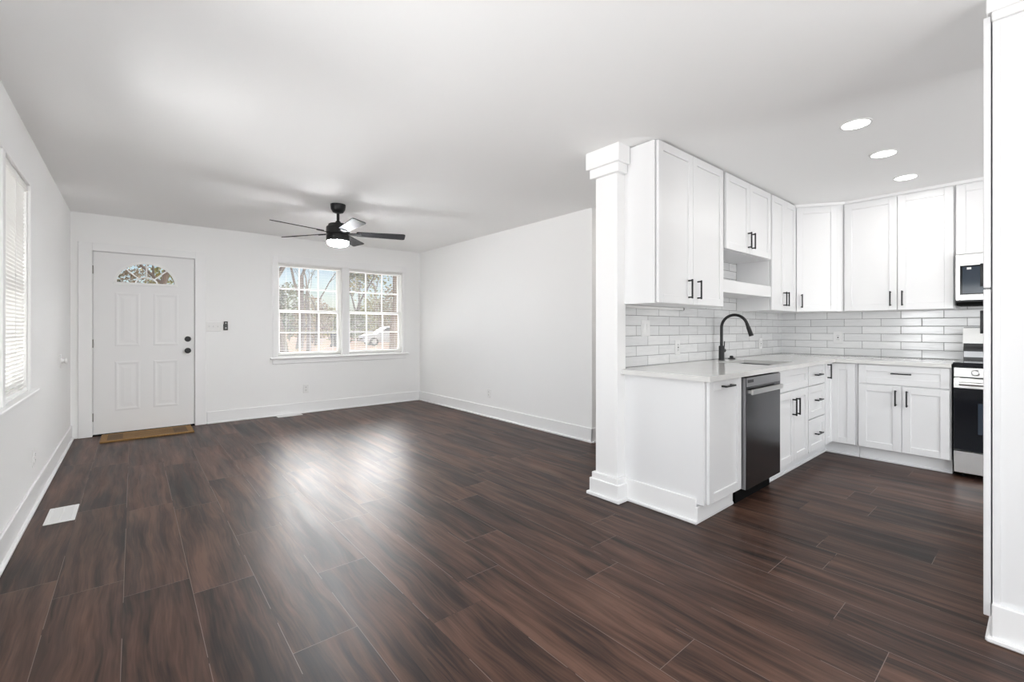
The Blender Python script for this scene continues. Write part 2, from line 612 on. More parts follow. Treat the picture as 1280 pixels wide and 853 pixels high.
# left wall with a double window
LZ0, LZ1 = .80, 2.085
LA = (2.52, 3.345)
LB = (3.405, 4.140)
structure('wall_left', [
    (XL - T, YSOUTH, 0, XL, .40, H), (XL - T, .40, 0, XL, 1.90, LZ0), (XL - T, .40, LZ1, XL, 1.90, H),
    (XL - T, 1.90, 0, XL, LA[0], H), (XL - T, LA[0], 0, XL, LB[1], LZ0), (XL - T, LA[0], LZ1, XL, LB[1], H),
    (XL - T, LA[1], LZ0, XL, LB[0], LZ1), (XL - T, LB[1], 0, XL, YB, H)], 'wall',
    'white wall on the left side with the closed white blinds', 'wall')
structure('wall_right', [(XR, YE, 0, XR + T, YB, H), (XR + T, YE, 0, RXE, YE + T, H)], 'wall',
          'long bare white wall right of the double window, ending before the column', 'wall')
structure('wall_kitchen', [(2.60, YS, 0, RXE, YS + .115, H)], 'wall', 'white partition wall behind the sink cabinets', 'wall')
structure('wall_east', [(XK, YSOUTH, 0, RXE, YS, H), (RXE - .02, YS + .115, 0, RXE + .1, YE, H)], 'wall',
          'white wall behind the range', 'wall')
structure('wall_south', [(XL - T, YSOUTH - T, 0, -.15, YSOUTH, H), (-.15, YSOUTH - T, 2.15, 3.9, YSOUTH, H), (-.15, YSOUTH - T, 0, 3.9, YSOUTH, .35),
                         (1.65, YSOUTH - T, .35, 2.1, YSOUTH, 2.15), (3.9, YSOUTH - T, 0, RXE, YSOUTH, H)], 'wall',
          'white wall behind the viewer with two wide added openings', 'wall')  # both openings are put in to admit the fill lamps

# baseboards: tall board plus shoe moulding
def baseboard(name, runs, label, hgt=.15):
    """runs: (axis, fixed, a, b, sign) board lies on plane axis=fixed, from a to b, growing along sign"""
    bm = BM()
    for ax, f, a, b, s in runs:
        for th, z in ((.014, hgt), (.030, .020)):
            if ax == 'x':
                box(bm, f, a, 0, f + s * th, b, z, bev=.004)
            else:
                box(bm, a, f, 0, b, f + s * th, z, bev=.004)
    return tag(obj(name, bm, 'trim'), label, 'baseboard', kind='structure')

baseboard('baseboard_left', [('x', XL, YSOUTH, YB, 1)], 'white baseboard with shoe moulding along the left wall')
baseboard('baseboard_back', [('y', YB, .70, XR, -1)], 'white baseboard with shoe moulding below the double window')
baseboard('baseboard_right', [('x', XR, YE - .014, YB, -1), ('y', YE, XR - .014, RXE - .02, -1)],
          'white baseboard with shoe moulding along the bare right wall')
baseboard('baseboard_kitchen', [('y', YS + .115, 2.66, RXE - .02, 1)], 'white baseboard at the back of the kitchen partition')

# ------------------------------------------------------------------ windows
def window(name, loc, rz, bays, z0, z1, label, side=.060, head=.095):
    """local frame: x along wall, y outwards, wall face at y=0"""
    root = empty(name, loc, rz, label, 'window', kind='structure')
    a, b = bays[0][0], bays[-1][1]
    bm = BM()
    box(bm, a - side, -.018, z0 - .01, a, 0, z1 + head, bev=.003)
    box(bm, b, -.018, z0 - .01, b + side, 0, z1 + head, bev=.003)
    box(bm, a, -.018, z1, b, 0, z1 + head, bev=.003)
    for (p, q) in zip(bays, bays[1:]):
        box(bm, p[1], -.018, z0 - .01, q[0], 0, z1, bev=.003)
    obj('casing', bm, 'trim', root)
    bm = BM()
    box(bm, a - side - .03, -.045, z0 - .032, b + side + .03, 0, z0 - .008, bev=.005)
    for p in bays:
        box(bm, p[0], 0, z0 - .0305, p[1], .10, z0 - .0005 if False else z0 - .010, bev=0)
    obj('stool', bm, 'trim', root)
    bm = BM()
    box(bm, a - side, -.016, z0 - .098, b + side, 0, z0 - .032, bev=.003)
    obj('apron', bm, 'trim', root)
    zm = z0 + (z1 - z0) * .485
    for (p0, p1) in bays:
        jb = BM()
        for q in ((p0, p0 + .012), (p1 - .012, p1)):
            box(jb, q[0], 0, z0, q[1], T, z1)
        box(jb, p0 + .012, 0, z1 - .012, p1 - .012, T, z1)
        box(jb, p0 + .012, .05, z0 - .01, p1 - .012, T, z0 + .015)
        obj('frame', jb, 'vinyl', root)
        for sname, y, s0, s1 in (('upper_sash', .095, zm - .018, z1 - .012), ('lower_sash', .062, z0 + .015, zm + .018)):
            q0, q1 = p0 + .013, p1 - .013
            sb = BM()
            st = .032
            box(sb, q0, y, s0, q0 + st, y + .03, s1, bev=.003)
            box(sb, q1 - st, y, s0, q1, y + .03, s1, bev=.003)
            box(sb, q0 + st, y, s1 - .036, q1 - st, y + .03, s1, bev=.003)
            box(sb, q0 + st, y, s0, q1 - st, y + .03, s0 + .04, bev=.003)
            sh = obj(sname, sb, 'vinyl', root)
            g0, g1, h0, h1 = q0 + st, q1 - st, s0 + .04, s1 - .036
            mb = BM()
            for i in (1, 2):
                xx = g0 + (g1 - g0) * i / 3
                box(mb, xx - .009, y + .006, h0, xx + .009, y + .024, h1)
            zz = (h0 + h1) / 2
            box(mb, g0, y + .0055, zz - .009, g1, y + .0245, zz + .009)
            obj('muntins', mb, 'vinyl', sh)
            gb = BM()
            box(gb, g0, y + .013, h0, g1, y + .017, h1)
            obj('pane', gb, 'glass', sh)
    return root

window('window_1', (0, YB, 0), 0, (WA, WB), WZ0, WZ1, 'white double window with two six over six sash pairs in the far wall')
window('window_2', (XL, 0, 0), PI / 2, (LA, LB), LZ0, LZ1, 'white framed window in the left wall behind closed blinds', side=.10)

window('added_window', (XL, 0, 0), PI / 2, ((.40, 1.90),), LZ0, LZ1, 'bare white window added to the left wall beside the viewer')  # unseen window, added so a fill lamp can shine in

# blinds hang inside the openings
def blind(loc, rz, x0, x1, z0, z1, tilt, pitch, label, wand, yc=.036):
    root = empty('window_blind', loc, rz, label, 'blind')
    bx('headrail', 'blind', root, x0, yc - .018, z1 - .030, x1, yc + .018, z1 - .002, bev=.003)
    bx('bottom_rail', 'blind', root, x0, yc - .012, z0, x1, yc + .012, z0 + .014, bev=.003)
    bm = BM()
    z = z0 + .02
    wd = .0125
    while z < z1 - .04:
        c, s = math.cos(tilt), math.sin(tilt)
        pr = [(-1, 0), (0, .0022), (1, 0)]
        vv = []
        for (u, w) in pr:
            yy = u * wd * c - w * s
            zz = u * wd * s + w * c
            vv.append((bm.verts.new((x0, yc + yy, z + zz)), bm.verts.new((x1, yc + yy, z + zz))))
        lo = []
        for (u, w) in pr:
            yy = u * wd * c - (w - .0007) * s
            zz = u * wd * s + (w - .0007) * c
            lo.append((bm.verts.new((x0, yc + yy, z + zz)), bm.verts.new((x1, yc + yy, z + zz))))
        for i in range(2):
            bm.faces.new((vv[i][0], vv[i][1], vv[i + 1][1], vv[i + 1][0]))
            bm.faces.new((lo[i][0], lo[i + 1][0], lo[i + 1][1], lo[i][1]))
        for a, b in ((vv[0], lo[0]), (vv[2], lo[2])):
            bm.faces.new((a[0], a[1], b[1], b[0]))
        z += pitch
    obj('slats', bm, 'blind', root)
    bm = BM()
    for f in (.12, .5, .88):
        xx = x0 + (x1 - x0) * f
        for dy in (-.0135, .0135):
            tube(bm, [(xx, yc + dy, z0 + .01), (xx, yc + dy, z1 - .02)], .0008, 4)
    obj('ladder_cord', bm, 'blind', root)
    if wand:
        bm = BM()
        tube(bm, [(x0 + .05, yc - .024, z1 - .03), (x0 + .05, yc - .024, z1 - .62)], .004, 6)
        obj('tilt_wand', bm, 'blind', root)
    return root

TILT = math.radians(9)
blind((0, YB, 0), 0, WA[0] + .016, WA[1] - .016, WZ0 + .018, WZ1 - .013, TILT, .0225, 'white open slat blind in the left half of the far double window', False)
blind((0, YB, 0), 0, WB[0] + .016, WB[1] - .016, WZ0 + .018, WZ1 - .013, TILT, .0225, 'white open slat blind in the right half of the far double window', False)
CL = math.radians(-62)
blind((XL, 0, 0), PI / 2, LB[0] + .016, LB[1] - .016, LZ0 + .018, LZ1 - .013, CL, .0225, 'white closed slat blind in the left wall window', False, .012)

# ------------------------------------------------------------------ front door
def front_door():
    root = empty('door_1', ((DX0 + DX1) / 2, YB, 0), 0, 'white front door with half round fan light in the far wall', 'door', kind='structure')
    ox = (DX0 + DX1) / 2
    bm = BM()
    for a, b, z0, z1 in ((-.453, DX0 + .004, 0, 2.125), (DX1 - .004, .690, 0, 2.125), (DX0 + .004, DX1 - .004, DZ1 - .003, 2.125)):
        box(bm, a - ox, -.018, z0, b - ox, 0, z1, bev=.003)
    obj('casing', bm, 'trim', root)
    bm = BM()
    box(bm, DX0 - ox, 0, .012, DX0 - ox + .006, T, DZ1)
    box(bm, DX1 - ox - .006, 0, .012, DX1 - ox, T, DZ1)
    box(bm, DX0 - ox + .006, 0, DZ1 - .006, DX1 - ox - .006, T, DZ1)
    for q in ((DX0 + .001, DX0 + .025), (DX1 - .025, DX1 - .001)):
        box(bm, q[0] - ox, .056, .012, q[1] - ox, .085, DZ1 - .001)
    box(bm, DX0 - ox + .001, .056, DZ1 - .025, DX1 - ox - .001, .085, DZ1 - .001)
    obj('jamb', bm, 'trim', root)
    bx('threshold', 'rubber', root, DX0 - ox, .0, 0, DX1 - ox, T, .012)
    # slab with a half elliptical opening
    x0, x1, z0, z1 = -.335 - ox, .573 - ox, .020, 2.031
    cx, zb, A, B = .119 - ox, 1.703, .272, .237
    y0, y1 = .010, .054
    bm = BM()
    box(bm, x0, y0, z0, x1, y1, zb)
    box(bm, x0, y0, zb, cx - A, y1, z1)
    box(bm, cx + A, y0, zb, x1, y1, z1)
    n = 40
    for i in range(n):
        a0, a1 = PI - PI * i / n, PI - PI * (i + 1) / n
        xa, xb = cx + A * math.cos(a0), cx + A * math.cos(a1)
        za, zc = zb + B * math.sin(a0), zb + B * math.sin(a1)
        prism(bm, [(xa, za), (xb, zc), (xb, z1), (xa, z1)], 1, y0, y1)
    bmesh.ops.remove_doubles(bm, verts=bm.verts[:], dist=1e-5)
    slab = obj('door_slab', bm, 'door', root)
    # embossed panels
    def emboss(bm, a, b, c, d):
        def ring(m_, y): return [bm.verts.new(p) for p in ((a + m_, y, c + m_), (b - m_, y, c + m_), (b - m_, y, d - m_), (a + m_, y, d - m_))]
        rs = [ring(0, y0), ring(.012, y0 - .0035), ring(.022, y0 - .0035), ring(.034, y0 - .0005), ring(.048, y0 - .0005), ring(.080, y0 - .0035)]
        for r, q in zip(rs, rs[1:]):
            for k in range(4):
                bm.faces.new((r[k], r[(k + 1) % 4], q[(k + 1) % 4], q[k]))
        bm.faces.new(rs[-1])
    for (a, b, c, d) in ((-.158, .063, .985, 1.595), (.180, .418, .985, 1.595), (-.158, .063, .262, .815), (.180, .418, .262, .815)):
        bm = BM()
        emboss(bm, a - ox, b - ox, c, d)
        obj('raised_panel', bm, 'door', slab)
    # fan light frame, bars and pane
    def arc(A_, B_, n=32): return [(cx + A_ * math.cos(PI - PI * i / n), zb + B_ * math.sin(PI - PI * i / n)) for i in range(n + 1)]
    def band(bm, A0, B0, A1, B1, ya, yb):
        o_, i_ = arc(A0, B0), arc(A1, B1)
        for k in range(32):
            prism(bm, [o_[k], o_[k + 1], i_[k + 1], i_[k]], 1, ya, yb)
    bm = BM()
    band(bm, A + .016, B + .016, A - .012, B - .012, y0 - .010, y0 + .004)
    box(bm, cx - A - .016, y0 - .010, zb - .022, cx + A + .016, y0 + .004, zb + .006, bev=.002)
    bmesh.ops.remove_doubles(bm, verts=bm.verts[:], dist=1e-5)
    fan = obj('fan_light_frame', bm, 'vinyl', slab)
    bm = BM()
    band(bm, .105, .082, .090, .068, y0 + .012, y0 + .024)
    for ang in (45, 90, 135):
        t = math.radians(ang)
        # spokes on the ellipse
        p = Vector((cx + .098 * math.cos(t), y0 + .018, zb + .075 * math.sin(t)))
        q = Vector((cx + A * math.cos(t), y0 + .018, zb + B * math.sin(t)))
        tube(bm, [p, q], .0075, 8)
    obj('fan_light_bars', bm, 'vinyl', slab)
    bm = BM()
    prism(bm, arc(A, B), 1, y0 + .026, y0 + .030)
    obj('fan_light_pane', bm, 'glass', slab)
    rx = Matrix.Rotation(PI / 2, 4, 'X')
    for nm, z in (('deadbolt', 1.058), ('knob', .917)):
        bm = BM()
        if nm == 'deadbolt':
            lathe(bm, [(.033, 0), (.033, .010), (.028, .018), (.012, .019), (.012, .019)], (.508 - ox, y0, z), 28, rx)
            box(bm, .504 - ox, y0 - .036, z - .016, .512 - ox, y0 - .017, z + .016, bev=.003)
        else:
            lathe(bm, [(.033, 0), (.033, .008), (.026, .014), (.013, .018), (.012, .036), (.024, .042), (.029, .052), (.029, .060), (.022, .068), (0, .071)],
                  (.508 - ox, y0, z), 28, rx)
        obj(nm, bm, 'black', slab, True, label='black ' + nm)
    for z in (.21, 1.02, 1.83):
        bm = BM()
        tube(bm, [(-.340 - ox, y0 - .008, z - .045), (-.340 - ox, y0 - .008, z + .045)], .008, 10)
        box(bm, -.352 - ox, y0 - .0125, z - .045, -.335 - ox, y0 - .003, z + .045)
        obj('hinge', bm, 'nickel', root, label='satin nickel hinge')
    return root

front_door()

# ------------------------------------------------------------------ column beside the kitchen
def column():
    X0, X1, Y0, Y1 = 2.540, 2.640, 1.900, 2.088
    root = empty('column', (2.59, 1.995, 0), 0, 'white square trim column at the end of the kitchen partition', 'column')
    o = root.location
    def b_(bm, m_, z0, z1, x1=None):
        box(bm, X0 - m_ - o.x, Y0 - m_ - o.y, z0, (X1 if x1 is None else x1) - o.x, Y1 + m_ - o.y, z1, bev=.004)
    bm = BM(); b_(bm, 0, 0, H)
    obj('shaft', bm, 'trim', root)
    bm = BM(); b_(bm, .048, 0, .022); b_(bm, .032, .0, .118); b_(bm, .020, .0, .160)
    obj('plinth', bm, 'trim', root)
    bm = BM(); b_(bm, .030, 2.255, 2.330, X1 - .02); b_(bm, .050, 2.318, H, X1 - .02)
    obj('capital', bm, 'trim', root)

column()

# ------------------------------------------------------------------ tiled walls
bm = BM(); box(bm, 2.640, YS - .008, .902, XK - .008, YS, 2.05)
tag(obj('backsplash', bm, 'tile_x'), 'glossy pale grey subway tile behind the sink', 'backsplash', kind='structure')
bm = BM(); box(bm, XK - .008, -.54, .86, XK, YS - .008, 1.82)
tag(obj('backsplash', bm, 'tile_y'), 'glossy pale grey subway tile behind the range', 'backsplash', kind='structure')

# ------------------------------------------------------------------ cabinets
def shaker(bm, x0, z0, x1, z1, y=-.025, rail=.058, th=.020):
    """frame with recessed panel, front at y, back at y+th"""
    r = min(rail, .33 * (x1 - x0), .33 * (z1 - z0))
    bv = .0022
    box(bm, x0, y, z0, x0 + r, y + th, z1, bev=bv)
    box(bm, x1 - r, y, z0, x1, y + th, z1, bev=bv)
    box(bm, x0 + r - .0005, y, z0, x1 - r + .0005, y + th, z0 + r, bev=bv)
    box(bm, x0 + r - .0005, y, z1 - r, x1 - r + .0005, y + th, z1, bev=bv)
    box(bm, x0 + r - .002, y + .009, z0 + r - .002, x1 - r + .002, y + th - .001, z1 - r + .002)


def pull(parent, kind, x, z, y=-.025, L=.118):
    bm = BM()
    t, so = .0052, .032
    if kind == 'v':
        for s in (-1, 1):
            box(bm, x - t, y - so, z + s * (L / 2) - (t if s < 0 else t), x + t, y, z + s * (L / 2) + t, bev=.001)
        box(bm, x - t, y - so - .003, z - L / 2 - t - .004, x + t, y - so + .007, z + L / 2 + t + .004, bev=.0015)
    else:
        for s in (-1, 1):
            box(bm, x + s * (L / 2) - t, y - so, z - t, x + s * (L / 2) + t, y, z + t, bev=.001)
        box(bm, x - L / 2 - t - .004, y - so - .003, z - t, x + L / 2 + t + .004, y - so + .007, z + t, bev=.0015)
    return obj('handle', bm, 'black', parent, label='black bar handle')


def cabinet(loc, rz, w, d, z0, z1, fronts, label, name='kitchen_cabinet', toe=True, hollow=False, cat='cabinet', shoe=True, panel_end=False):
    """fronts: (kind, x0, z0, x1, z1, handle) ; local frame: x width, y depth, front face at y=0"""
    root = empty(name, loc, rz, label, cat)
    bm = BM()
    if hollow:
        box(bm, 0, 0, z0, .018, d, z1); box(bm, w - .018, 0, z0, w, d, z1)
        box(bm, .018, d - .01, z0, w - .018, d, z1); box(bm, .018, 0, z0, w - .018, d, z0 + .018)
        box(bm, .018, 0, z0 + .018, w - .018, .019, z1)
    else:
        box(bm, 0, 0, z0, w, d, z1, bev=.0015)
    obj('body', bm, 'cab', root)
    for k, x0, a, x1, b, hd in fronts:
        bm = BM()
        yy = -.022 if z0 < 1 else -.025
        shaker(bm, x0, a, x1, b, y=yy)
        f = obj(k, bm, 'cab', root)
        if hd:
            pull(f, *hd, y=yy)
    if toe:
        bm = BM()
        box(bm, 0, .056, 0, w, d - .01, z0)
        if shoe:
            box(bm, 0, .040, 0, w, .060, .020, bev=.005)
        obj('toe_kick', bm, 'cab', root)
    return root

BZ0, BZ1 = .115, .868        # base bodies
YF = 1.330                   # face of the sink run bodies
XF = 5.060                   # face of the range run bodies
BD = YS - YF - .002
dz0, dz1 = .120, .862
# --- end unit with one tall pull-out front
c = cabinet((2.625, YF, 0), 0, .475, BD, BZ0, BZ1,
            [('door', .026, dz0, .466, dz1, ('h', .245, .825))],
            'white end base cabinet with one tall door left of the dishwasher', toe=False)
bm = BM()
box(bm, .014, .045, 0, .474, BD - .01, BZ0)
box(bm, .0, .030, 0, .474, .050, .020, bev=.005)
obj('toe_kick', bm, 'cab', c)
bm = BM()
box(bm, -.016, .043, 0, .0, BD - .06, .150, bev=.004)
box(bm, -.032, .029, 0, -.014, BD - .06, .022, bev=.005)
box(bm, -.016, .031, 0, .46, .0465, .100, bev=.003)
obj('base_moulding', bm, 'trim', c)
# --- sink base: false front over two doors
cabinet((3.715, YF, 0), 0, .685, BD, BZ0, BZ1,
        [('false_front', .022, .695, .672, dz1, None),
         ('door', .022, dz0, .345, .685, ('v', .309, .560)),
         ('door', .349, dz0, .672, .685, ('v', .385, .560))],
        'white sink base cabinet with two doors right of the dishwasher', hollow=True)
# --- three drawers
cabinet((4.401, YF, 0), 0, .438, BD, BZ0, BZ1,
        [('drawer', .006, .695, .432, dz1, ('h', .219, .780)),
         ('drawer', .006, .408, .432, .685, ('h', .219, .560)),
         ('drawer', .006, dz0, .432, .398, ('h', .219, .265))],
        'white drawer cabinet with three stacked drawers next to the sink cabinet')
# --- inside corner unit: two hinged narrow fronts at a right angle
cr = empty('kitchen_cabinet', (4.840, YF, 0), 0, 'white corner base cabinet with folding door in the inner corner', 'cabinet')
bm = BM()
o = cr.location
prism(bm, [(0, 0), (XF - o.x, 0), (XF - o.x, 1.112 - o.y), (XK - .012 - o.x, 1.112 - o.y), (XK - .012 - o.x, BD), (0, BD)], 2, BZ0, BZ1)
obj('body', bm, 'cab', cr)
bm = BM()
shaker(bm, .004, dz0, XF - o.x - .022, dz1)
f = obj('door', bm, 'cab', cr)
pull(f, 'v', .060, .792)
bm = BM()
shaker(bm, 0, dz0, .182, dz1)
for v in bm.verts:
    v.co = Matrix.Rotation(-PI / 2, 4, 'Z') @ v.co
    v.co += Vector((XF - o.x, 1.312 - o.y, 0))
obj('door', bm, 'cab', cr)
bm = BM()
prism(bm, [(0, .056), (XF + .056 - o.x, .056), (XF + .056 - o.x, 1.112 - o.y), (XK - .02 - o.x, 1.112 - o.y), (XK - .02 - o.x, BD - .01), (0, BD - .01)], 2, 0, BZ0)
box(bm, 0, .040, 0, XF + .056 - o.x, .060, .020, bev=.005)
box(bm, XF + .040 - o.x, 1.112 - o.y, 0, XF + .060 - o.x, .045, .020, bev=.005)
obj('toe_kick', bm, 'cab', cr)
# --- range run: drawer over two doors
RD = XK - XF - .012
cabinet((XF, 1.110, 0), -PI / 2, .612, RD, BZ0, BZ1,
        [('drawer', .006, .695, .604, dz1, ('h', .305, .795)),
         ('door', .006, dz0, .304, .685, ('v', .268, .585)),
         ('door', .308, dz0, .604, .685, ('v', .342, .585))],
        'white base cabinet with wide drawer over two doors left of the range')

# --- upper cabinets
UZ0, UZ1 = 1.355, 2.432
YU = 1.665
UD = YS - .008 - YU - .001
cabinet((2.625, YU, 0), 0, .940, UD, UZ0, UZ1,
        [('door', .012, UZ0 + .002, .456, UZ1 - .004, ('v', .392, 1.466)),
         ('door', .460, UZ0 + .002, .930, UZ1 - .004, ('v', .520, 1.466))],
        'tall white wall cabinet with two doors nearest the column', toe=False)
cabinet((3.567, YU, 0), 0, .951, UD, 1.818, UZ1,
        [('door', .036, 1.822, .472, UZ1 - .004, ('v', .437, 1.935)),
         ('door', .476, 1.822, .930, UZ1 - .004, ('v', .512, 1.935))],
        'short white wall cabinet above the open display shelf', toe=False)
cabinet((4.520, YU, 0), 0, .630, UD, UZ0, UZ1,
        [('door', .010, UZ0 + .002, .313, UZ1 - .004, ('v', .283, 1.470)),
         ('door', .317, UZ0 + .002, .622, UZ1 - .004, ('v', .347, 1.470))],
        'narrow white wall cabinet with two doors right of the display shelf', toe=False)
# display shelf between the tall units
sh = empty('display_shelf', (3.567, YU, 0), 0, 'white open display shelf with deep front rail above the faucet', 'shelf')
bx('shelf_board', 'cab', sh, 0, .0, 1.478, .951, UD, 1.500)
bx('front_rail', 'cab', sh, 0, -.018, 1.474, .951, .0, 1.575, bev=.002)
# diagonal corner unit
dc = empty('kitchen_cabinet', (5.152, YU, 0), 0, 'white diagonal corner wall cabinet with a single door', 'cabinet')
o = dc.location
P0 = Vector((0, 0)); P1 = Vector((5.392 - o.x, 1.302 - o.y))
bm = BM()
prism(bm, [(0, 0), (P1.x, P1.y), (XK - .010 - o.x, P1.y), (XK - .010 - o.x, UD), (0, UD)], 2, UZ0, 2.415)
obj('body', bm, 'cab', dc)
dl = (P1 - P0).length
ang = math.atan2(P1.y, P1.x)
bm = BM()
shaker(bm, .020, UZ0 + .002, dl - .058, 2.400)
Mx = Matrix.Rotation(ang, 4, 'Z')
for v in bm.verts: v.co = Mx @ v.co
f = obj('door', bm, 'cab', dc)
h = pull(f, 'v', .062, 1.462)
for v in h.data.vertices: v.co = Mx @ v.co
# range wall uppers
XU = 5.392
URD = XK - .008 - XU - .001
cabinet((XU, 1.300, 0), -PI / 2, .792, URD, UZ0, 2.415,
        [('door', .014, UZ0 + .002, .411, 2.400, ('v', .366, 1.462)),
         ('door', .416, UZ0 + .002, .784, 2.400, ('v', .450, 1.462))],
        'wide white wall cabinet with two doors left of the microwave', toe=False)
cabinet((XU, .506, 0), -PI / 2, .762, URD, 1.806, 2.415,
        [('door', .006, 1.812, .379, 2.400, ('v', .350, 1.90)),
         ('door', .383, 1.812, .756, 2.400, ('v', .412, 1.90))],
        'short white wall cabinet directly above the microwave', toe=False)
bm = BM()
prism(bm, [(5.140, 1.652), (5.380, 1.290), (5.380, -.25), (5.42, -.25), (5.42, 1.31), (5.16, 1.69)], 2, 2.4152, H)
tag(obj('trim_1', bm, 'trim'), 'thin white crown strip above the range wall cabinets', 'trim', kind='structure')

# --- pantry at the right edge
pn = empty('pantry_cabinet', (2.50, .134, 0), PI, 'tall white pantry cabinet at the right edge of the view', 'cabinet')
# local: x -> world -X, y -> world -Y
PWD, PD = .62, .66
bm = BM()
box(bm, -PWD, .0, .0, 0, .021, 2.43)
box(bm, -PWD, .021, .0, -.004, PD, 2.43)
obj('body', bm, 'cab', pn)
for z0, z1, hz in ((.086, 1.336, 1.215), (1.342, 2.378, 1.425)):
    bm = BM()
    shaker(bm, -PWD + .004, z0, -.002, z1, y=-.0245)
    f = obj('door', bm, 'cab', pn)
    pull(f, 'v', -.40, hz, y=-.0245, L=.085)
bm = BM()
box(bm, -.004, -.002, 0, .014, PD, .142, bev=.003)
box(bm, .010, -.018, 0, .032, PD, .022, bev=.006)
box(bm, -PWD, -.018, 0, .016, .0, .022, bev=.006)
obj('base_moulding', bm, 'trim', pn)
bm = BM()
box(bm, -PWD, -.016, 2.385, .016, PD, H - .001, bev=.003)
box(bm, -.004, -.002, 2.352, .010, PD, 2.386, bev=.003)
obj('crown', bm, 'trim', pn)

# ------------------------------------------------------------------ countertop, sink, faucet
CT0, CT1 = .870, .902
CX0, CYF, CXF = 2.585, 1.272, 5.012
SX0, SX1, SY0, SY1 = 3.752, 4.285, 1.385, 1.790
root = empty('countertop', (4.0, 1.6, CT0), 0, 'pale quartz L shaped countertop with sink cutout', 'countertop')
bm = BM()
o = root.location
def top_box(a, b, c_, d_):
    box(bm, a - o.x, b - o.y, 0, c_ - o.x, d_ - o.y, CT1 - CT0)
yb_ = YS - .009
# outline built as one polygon with the hole bridged: pieces share faces and are welded
xs = [CX0, SX0, SX1, CXF, XK - .010]
ys = [.494, CYF, SY0, SY1, yb_]
vt = {}
def V_(i, j, z):
    k = (i, j, z)
    if k not in vt:
        vt[k] = bm.verts.new((xs[i] - o.x, ys[j] - o.y, z))
    return vt[k]
cells = set()
for i in range(4):
    for j in range(1, 4):
        if (i, j) != (1, 2):
            cells.add((i, j))
cells.add((3, 0))
h_ = CT1 - CT0
for (i, j) in cells:
    bm.faces.new((V_(i, j, h_), V_(i + 1, j, h_), V_(i + 1, j + 1, h_), V_(i, j + 1, h_)))
    bm.faces.new((V_(i, j, 0), V_(i, j + 1, 0), V_(i + 1, j + 1, 0), V_(i + 1, j, 0)))
    for (di, dj, a, b) in ((0, -1, (i, j), (i + 1, j)), (0, 1, (i + 1, j + 1), (i, j + 1)), (-1, 0, (i, j + 1), (i, j)), (1, 0, (i + 1, j), (i + 1, j + 1))):
        if (i + di, j + dj) not in cells:
            bm.faces.new((V_(*a, 0), V_(*b, 0), V_(*b, h_), V_(*a, h_)))
es = [e for e in bm.edges if len(e.link_faces) == 2 and e.calc_face_angle(0) > .5]
bmesh.ops.bevel(bm, geom=es, offset=.003, segments=2, profile=.5, affect='EDGES')
obj('slab', bm, 'quartz', root)

sk = empty('kitchen_sink', ((SX0 + SX1) / 2, (SY0 + SY1) / 2, .68), 0, 'stainless undermount sink bowl below the black faucet', 'sink')
bm = BM()
hx, hy, dp = (SX1 - SX0) / 2 + .004, (SY1 - SY0) / 2 + .004, .1885
def sring(m_, z, r=.03, n=5):
    out = []
    for cx_, cy_, a0 in ((hx - m_ - r, hy - m_ - r, 0), (-hx + m_ + r, hy - m_ - r, 90), (-hx + m_ + r, -hy + m_ + r, 180), (hx - m_ - r, -hy + m_ + r, 270)):
        for k in range(n + 1):
            a = math.radians(a0 + 90 * k / n)
            out.append(bm.verts.new((cx_ + r * math.cos(a), cy_ + r * math.sin(a), z)))
    return out
rs = [sring(-.001, dp - .16), sring(-.012, dp), sring(0, dp), sring(.004, .012), sring(.025, 0.0)]
rs = rs[1:]
for a, b in zip(rs, rs[1:]):
    n = len(a)
    for k in range(n):
        bm.faces.new((a[k], a[(k + 1) % n], b[(k + 1) % n], b[k]))
bm.faces.new(rs[-1])
obj('bowl', bm, 'sinksteel', sk, True)
bm = BM()
lathe(bm, [(.0, .001), (.035, .001), (.044, .004), (.046, .001)], (0, 0.08, 0), 24)
obj('drain', bm, 'greysteel', sk)

fc = empty('kitchen_faucet', (4.032, 1.878, CT1), 0, 'matte black gooseneck pull down faucet behind the sink', 'faucet')
bm = BM()
lathe(bm, [(.027, 0), (.027, .006), (.0235, .010), (.0235, .125), (.017, .130)], seg=28)
obj('base', bm, 'black', fc, True)
bm = BM()
R_ = .112
pts = [(0, 0, .12), (0, 0, .20), (0, 0, .290)]
zc = .290
a_end = 165
for k in range(1, 19):
    a = math.radians(a_end * k / 18)
    pts.append((0, -R_ + R_ * math.cos(a), zc + R_ * math.sin(a)))
tube(bm, pts, .0125, 14)
obj('spout', bm, 'black', fc, True)
bm = BM()
p = Vector(pts[-1]); d = (Vector(pts[-1]) - Vector(pts[-2])).normalized()
tube(bm, [p - d * .01, p + d * .02, p + d * .024, p + d * .105], [.0135, .0145, .0165, .0185], 16)
obj('spray_head', bm, 'black', fc, True)
bm = BM()
tube(bm, [(.018, 0, .085), (.052, 0, .085)], .0165, 16)
lathe(bm, [(.0, -.017), (.012, -.014), (.018, 0), (.012, .014), (0, .017)], (.050, 0, .085), 16)
tube(bm, [(.048, 0, .095), (.050, -.004, .168)], [.0055, .0045], 10)
obj('lever', bm, 'black', fc, True)
sd = empty('sink_air_switch', (4.262, 1.892, CT1), 0, 'low round black button on the counter right of the faucet', 'button')
bm = BM()
lathe(bm, [(.034, 0), (.034, .004), (.030, .008), (.014, .010)], seg=28)
obj('flange', bm, 'black', sd, True)
bm = BM()
lathe(bm, [(.016, .009), (.017, .022), (.012, .030), (0, .031)], seg=24)
obj('button', bm, 'black', sd, True)

